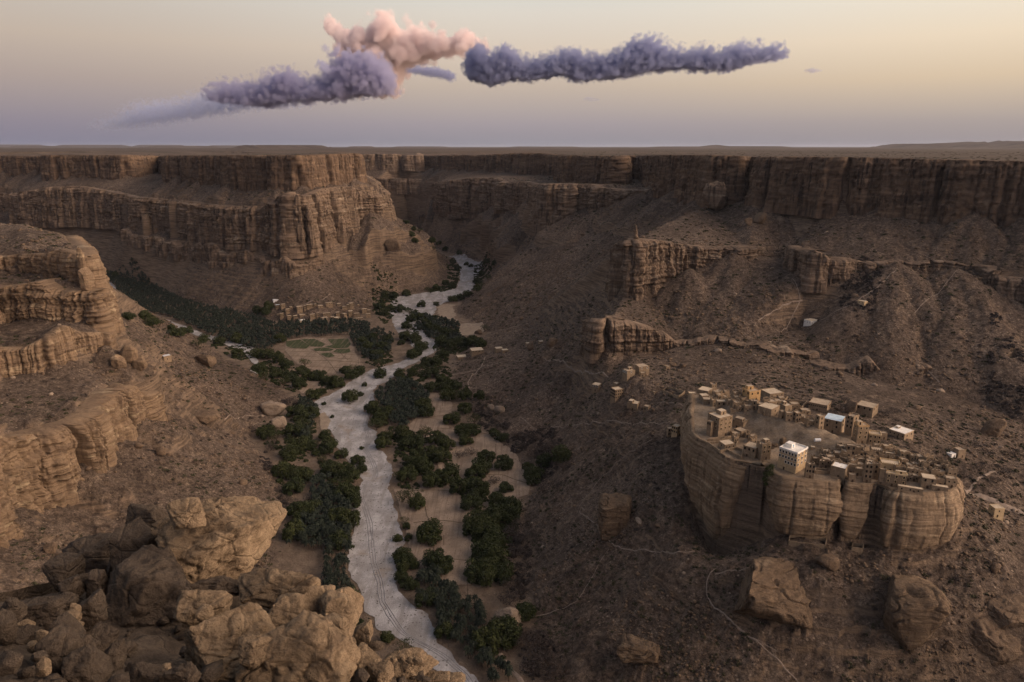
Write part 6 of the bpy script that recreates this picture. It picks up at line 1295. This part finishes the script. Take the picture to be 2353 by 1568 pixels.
def misc_houses():
    OG = None
    o = lambda fn, X, Y, Lw, Rw, Hh, lb, **k: H_(fn, 0, X, Y, Lw, Rw, Hh, lb, **k)
    o(F_,345,650,130,60,115,'house with a row of small white arched windows, leftmost of the outer hamlet',wins=(1,3,1),frame='window_lime',roof='roof_pale',seed=101,parapet=.15)
    o(F_,880,462,92,150,190,'three storey outer house with five white framed windows in a row',wins=(1,5,1),frame='window_lime',room=(.5,.5,.4,.4,2,None),seed=102)
    o(F_,1110,322,100,190,130,'broad outer house behind the one with white framed windows',ruin=1.0,seed=103,wins=(1,0,2),frame='window_lime')
    o(F_,1140,362,20,90,60,'small annex at the foot of the broad outer house',seed=104)
    o(F_,655,862,90,150,235,'tall outer tower house with rows of dark windows',wins=(3,5,4),seed=105,roof='roof_pale')
    o(F_,690,580,80,60,70,'low house just behind the tall outer tower house',seed=106,roof='roof_pale')
    o(F_,1070,1012,190,70,120,'stepped outer house with a broken upper room on the slope',room=(.0,.5,.5,.4,2.2,None),seed=107,roof='roof_pale')
    o(F_,1280,1002,90,45,60,'small flat shed right of the stepped outer house',seed=108)
    o(F_,1400,712,50,50,50,'tiny hut alone on the slope by the walled yard',seed=109)
    o(F_,1620,240,55,75,60,'small ruin highest up on the outer slope',ruin=1.2,seed=110)
    o(F_,2040,775,20,140,90,'house with two white framed windows against the left rim of the rock',wins=(1,0,3),frame='window_lime',seed=111,roof='roof_pale')
    o(F_,1650,1520,30,80,170,'slim house at the left of three lit houses under the rock wall',wins=(2,0,2),seed=112,roof='roof_pale',parapet=.15)
    o(F_,1820,1505,100,70,185,'tan house in the middle of three lit houses under the rock wall',wins=(2,3,1),wall='tan_plaster',seed=113,roof='roof_pale',parapet=.15)
    o(F_,2000,1445,100,70,220,'orange tan house with toothed top beside the rock wall',wins=(2,2,1),wall='mud_orange',cren=True,seed=114)
    o(B_,2150,765,285,140,110,'wide house with a bright pale roof standing behind the rock',wins=(1,4,2),roof='limewash',trim='roof_pale',seed=120,parapet=.4,room=(.5,.7,.25,.2,1.4,'roof_pale'))
    o(B_,1540,345,300,80,175,'large house with a sagging roof in the gully behind the rock',wins=(1,3,2),seed=121)
    o(B_,690,245,330,60,125,'long house with a row of dark windows behind the rock',wins=(1,9,1),seed=122)
    o(B_,1855,580,50,40,40,'tiny hut left of the wide bright roofed house',seed=123,roof='roof_pale')
    house(2200,1053,12,14,17,'small brown house on the far right beyond the rock',seed=124,roof='roof_earth')
    house(2186,1054,12,8,9,'whitewashed shed with a pale roof beside the small brown house',seed=125,wall='limewash',roof='limewash',parapet=.05)
    house(2283,1190,14,18,20,'small cream house with dark window beside the valley road',seed=126,wall='cream',roof='roof_pale',parapet=.3,wins=(1,1,1))
    house(1863,749,16,17,10,'white blockhouse with a row of openings in the gully on the right',seed=127,wall='limewash',roof='roof_pale',wins=(1,3,3),parapet=.2)
    house(1985,707,15,11,13,'cream box shaped house high on the right hand debris slope',seed=128,wall='cream',roof='roof_pale',wins=(1,2,1),parapet=.2)
    house(1084,822,5,28,15,'square flat roofed house at the valley edge above the grove',seed=129,roof='roof_pale',parapet=.1,wins=(1,0,4))
    house(1052,828,4,22,6,'low annex with a pale roof left of the square valley edge house',seed=130,roof='roof_pale',parapet=.1)
    house(1140,812,4,16,10,'left of two joined small houses right of the square valley edge house',seed=131,roof='roof_pale',parapet=.1)
    house(1155,813,4,14,7,'lower right one of two joined small houses by the valley edge',seed=132,roof='roof_pale',parapet=.1)
    house(1210,797,4,10,7,'tiny house beside the square boulder at the valley edge',seed=133,roof='roof_pale',parapet=.1)
    house(1240,793,4,11,7,'tiny house beside the big boulder at the valley edge',seed=134,roof='roof_pale',parapet=.1)
    house(377,829,4,16,9,'small hut with a bright metal roof on the left slope',seed=135,roof='metal_white',parapet=.05)
misc_houses()
LV = [(205,340,10,100,110,'leftmost house, with a blue sheet on its roof','blue_sheet'),(310,335,10,95,120,'tall house right of the blue sheeted terrace',None),(160,195,15,115,55,'white metal shed highest on the left','metal_white'),(400,435,10,90,130,'square house second row left',None),(290,525,10,90,140,'dark block house in the front left',None),
 (430,545,10,90,110,'plain house beside the dark block house',None),(540,525,10,90,90,'low house left of the pale roofless one',None),(610,392,20,120,130,'wide house left of the many windowed one',None),(740,372,10,50,130,'narrow house joined to the wide house',None),(790,342,10,140,118,'house with two long rows of windows','W'),
 (925,275,10,60,60,'small house with a yellow patch of roof',None),(1150,272,10,150,80,'long house highest in the middle',None),(1360,262,10,90,50,'low ruin above the middle lane',None),(1460,342,10,100,80,'tan house left of the tall tower',None),(1605,342,45,90,145,'tallest tower of the far village',None),
 (1580,472,20,100,125,'broad block under the tallest tower',None),(1340,472,20,90,100,'stepped house centre right',None),(1495,502,50,60,105,'cube house centre right',None),(1360,562,80,80,85,'front house with a white doorway',None),(1075,572,15,135,100,'front house with an arched white door','A'),
 (1095,472,10,165,80,'long house in the centre',None),(860,552,10,110,150,'tall block left of centre',None),(975,492,10,60,110,'thin house beside the tall block',None),(660,482,20,115,62,'open fronted house with a dark hole',None),(620,602,20,170,70,'bright roofless pale house in front','L'),
 (795,592,10,115,62,'low flat front house',None),(1680,482,10,125,90,'house with dark holes on the right',None),(1830,402,10,110,95,'upper house at the right end',None),(1930,402,10,75,70,'small house at the very right end',None),(1905,482,10,100,80,'lower house at the right end',None),
 (1545,332,10,60,110,'thin house left of the tallest tower',None),(1745,262,10,45,28,'tiny hut with a yellow roof upper right',None),(1680,515,10,200,22,'long low wall house at the right front',None),(1000,300,10,110,50,'half buried house upper centre',None),(470,330,20,60,60,'small house upper left',None),(230,450,10,50,40,'tiny front left house',None),(1240,520,10,80,60,'dark shed in the centre front',None),(960,590,10,100,30,'low shed in the front row',None)]
for k, (X, Y, a, b_, c, lb, sp_) in enumerate(LV):
    kw = dict(roof='roof_earth' if k % 3 else 'roof_pale', parapet=0.15, wall='mud' if k % 2 else 'mud_dark', seed=300+k, wins=(2 if c > 100 else 1, 1 if a > 30 else 0, 3 if b_ > 80 else 2))
    if sp_ == 'blue_sheet': kw.update(roof='blue_sheet')
    if sp_ == 'metal_white': kw.update(wall='metal_white', roof='metal_white', wins=(0,0,0))
    if sp_ == 'W': kw.update(wins=(2,0,7))
    if sp_ == 'A': kw.update(frame='window_lime', wins=(1,0,4))
    if sp_ == 'L': kw.update(wall='roof_pale', roof='limewash', wins=(0,0,0))
    H_(E_, 0, X, Y, a*.9, b_*.85, c*.88, lb+', in the village under the mesa', group='houses of the village under the mesa', **kw)
# roofless yards
def yard(pts, hgt, label, mat='mud', floor=None, z=None):
    P = [hit(*q) if z is None else at_z(q[0], q[1], z) for q in pts]; V, F = [], []; n = len(P)
    c = sum(P)/n
    for i in range(n):
        a, b_ = P[i], P[(i+1) % n]; d = b_-a; Ld = np.hypot(d[0], d[1]); 
        if Ld < 0.5: continue
        nx, ny = -d[1]/Ld*0.25, d[0]/Ld*0.25; k = len(V); m = max(int(Ld/2.5), 1)
        for j in range(m+1):
            s = j/m; q = a+d*s; hh = hgt*(1+0.12*math.sin(j*2.3+i)); 
            V += [(q[0]-nx, q[1]-ny, q[2]-2), (q[0]+nx, q[1]+ny, q[2]-2), (q[0]+nx, q[1]+ny, q[2]+hh), (q[0]-nx, q[1]-ny, q[2]+hh)]
            if j: t_ = len(V)-8; F += [(t_, t_+4, t_+7, t_+3), (t_+1, t_+2, t_+6, t_+5), (t_+3, t_+7, t_+6, t_+2)]
        F += [(k, k+3, k+2, k+1), (len(V)-4, len(V)-3, len(V)-2, len(V)-1)]
    o = mesh_obj('yard_wall', V, F, M[mat]); tag(o, label, 'wall'); return o
yard([A_(1590,345),A_(1830,355),A_(1925,255),A_(1760,230)],1.6,'walled yard with pale terraces behind the rock swell houses')
yard([A_(1960,320),A_(2190,450),A_(2285,350),A_(1960,310)],2.0,'long three sided yard wall behind the middle of the village')
yard([F_(1555,655),F_(1850,780),F_(1970,680),F_(1640,590)],2.4,'large walled yard with a pale floor left of the rock')
yard([A_(420,1050),A_(690,1055),A_(860,990),A_(620,1010)],1.2,'small walled forecourt at the foot of the tall tower house',z=ZV)
yard([A_(430,1110),A_(660,1270),A_(960,1200),A_(980,1080),A_(700,1085)],1.3,'garden wall around the low pale roofed house',z=ZV)
yard([A_(790,1250),A_(1060,1390),A_(1080,1250),A_(960,1200)],1.4,'ruined yard wall left of the plain brown cube house',z=ZV)
yard([D_(80,600),D_(300,605),D_(300,560),D_(80,560)],1.6,'low yard wall in front of the square ruin',z=ZV)
yard([(1812,1252),(1896,1262),(1899,1244),(1815,1236)],2.6,'long roofless stone pen under the rock overhang')
yard([(1957,1265),(1982,1268),(1983,1257),(1959,1254)],2.0,'short roofless pen under the rock overhang')
yard([B_(1660,915),B_(1760,990),B_(1990,890),B_(1900,840)],0.5,'stepped stone terrace walls on the slope behind the rock')
# water tank on the bare rock, blue drum
def lying_tank(px, py, r, ln, mat, label, name, cat, up=0.0, stand=False):
    p = hit(px, py); V, F = tube([(-ln/2, 0, r), (-ln/2+0.01, 0, r), (ln/2-0.01, 0, r), (ln/2, 0, r)], [0.01, r, r, 0.01], 16) if not stand else tube([(0, 0, 0), (0, 0, 0.01), (0, 0, ln*0.5), (0, 0, ln*0.97), (0, 0, ln)], [0.01, r, r*1.04, r, 0.01], 14)
    tag(mesh_obj(name, V, F, M[mat], smooth=False, loc=(p[0], p[1], p[2]+up), rz=0.1), label, cat)
lying_tank(1878,1015,1.0,3.6,'metal_white','white cylindrical water tank lying on the bare rock swell','water_tank','tank')
lying_tank(2005,1053,0.8,1.8,'blue_drum','blue water barrel on a roof in the crowded half','water_barrel','barrel',stand=True,up=4.0)
# power poles
def pole(px, py, h, label, arm=True):
    p = hit(px, py)
    root = empty('power_pole', p, 0.4); V, F = tube([(0, 0, -1), (0, 0, h)], [0.17, 0.11], 7); mesh_obj('post', V, F, M['pole_wood'], root)
    if arm:
        V, F = [], []; box(V, F, -1.1, 1.1, -0.07, 0.07, h-0.75, h-0.58); mesh_obj('crossarm', V, F, M['pole_wood'], root)
        for x in (-1, 0, 1):
            V, F = tube([(x, 0, h-0.58), (x, 0, h-0.3)], [0.07, 0.05], 6); mesh_obj('insulator', V, F, M['metal_white'], root)
    tag(root, label, 'pole')
for (px, py, h, lb) in [(1017,934,8.5,'power pole on the strip of field right of the palm stand'),(1139,1040,9,'power pole on the pale field above the two spreading trees'),(1199,1083,9,'power pole at the right edge of the fields'),(1155,1126,8.5,'power pole among bushes at the right of the middle field'),
                        (1020,1254,9,'power pole on the big bare field near the lone tree'),(1075,1367,9,'power pole at the lower end of the bare field'),(1239,1403,9,'power pole at the foot of the right slope'),(1315,1500,9.5,'power pole on the slope above the lower right thicket'),
                        (824,838,9,'left one of a pair of poles on the terraced plots'),(828,838,9,'right one of a pair of poles on the terraced plots')]: pole(px, py, h, lb)
# ------------------------------------------------------------------ people on the playing field: one small standing figure each
def person_mesh(seed):
    rs = np.random.RandomState(seed); me = bpy.data.meshes.new('person'); st = rs.uniform(0.1, 0.22); ar = rs.uniform(0.12, 0.3)
    v = [(0,0,.95),(0,0,1.2),(0,0,1.42),(0,0,1.52),(0,0,1.64),(-.19,0,1.40),(-.26,ar*.4,1.13),(-.27,ar,.90),(-.28,ar+.02,.80),(.19,0,1.40),(.26,-ar*.4,1.13),(.27,-ar,.90),(.28,-ar-.02,.80),(-.09,0,.90),(-.11,st,.50),(-.12,st*1.2,.07),(-.12,st*1.2-.14,.03),(.09,0,.90),(.11,-st*.5,.50),(.12,-st,.07),(.12,-st-.14,.03)]
    e = [(0,1),(1,2),(2,3),(3,4),(2,5),(5,6),(6,7),(7,8),(2,9),(9,10),(10,11),(11,12),(0,13),(13,14),(14,15),(15,16),(0,17),(17,18),(18,19),(19,20)]
    rad = [.15,.14,.13,.055,.105,.07,.05,.035,.04,.07,.05,.035,.04,.10,.075,.05,.045,.10,.075,.05,.045]
    me.from_pydata(v, e, []); o = bpy.data.objects.new('person', me); COL.objects.link(o); md = o.modifiers.new('s', 'SKIN'); md.use_smooth_shade = True
    for i, sv in enumerate(me.skin_vertices[0].data): sv.radius = (rad[i], rad[i]*0.8)
    me.skin_vertices[0].data[0].use_root = True
    o.modifiers.new('sub', 'SUBSURF').render_levels = 1
    m, t, b = newmat('clothing_%d' % seed); b.inputs['Base Color'].default_value = (*[(0.5,0.48,0.45),(0.05,0.05,0.07),(0.12,0.03,0.03),(0.03,0.05,0.12)][seed % 4], 1); me.materials.append(m); return o
for k, (px, py, lb) in enumerate([(1071,752,'person in pale clothes at the left of the group on the playing field'),(1074,750,'person in dark clothes second from left on the playing field'),(1077,751,'person in a dark red top in the playing field group'),(1080,749,'person in blue clothes in the middle of the playing field group'),(1083,751,'person in pale clothes right of the middle of the playing field group'),(1087,750,'person in dark clothes at the right of the playing field group'),(1082,756,'person in dark red clothes nearest the viewer on the playing field')]):
    o = person_mesh(k); o.location = hit(px, py)+np.array([0, 0, 1.0]); o.rotation_euler = (0, 0, k*1.3); tag(o, lb, 'person', None)
# ------------------------------------------------------------------ evening haze in the air over the plateau
V, F = [], []; box(V, F, -58000, 58000, -4000, 57800, -14, 420)
hm = bpy.data.materials.new('haze_air'); hm.use_nodes = True; t = hm.node_tree; t.nodes.clear()
v = t.nodes.new('ShaderNodeVolumePrincipled'); v.inputs['Color'].default_value = (0.74, 0.80, 0.98, 1); v.inputs['Density'].default_value = 0.000010; v.inputs['Anisotropy'].default_value = 0.2
o_ = t.nodes.new('ShaderNodeOutputMaterial'); t.links.new(v.outputs[0], o_.inputs['Volume'])
tag(mesh_obj('haze', V, F, hm), kind='stuff')
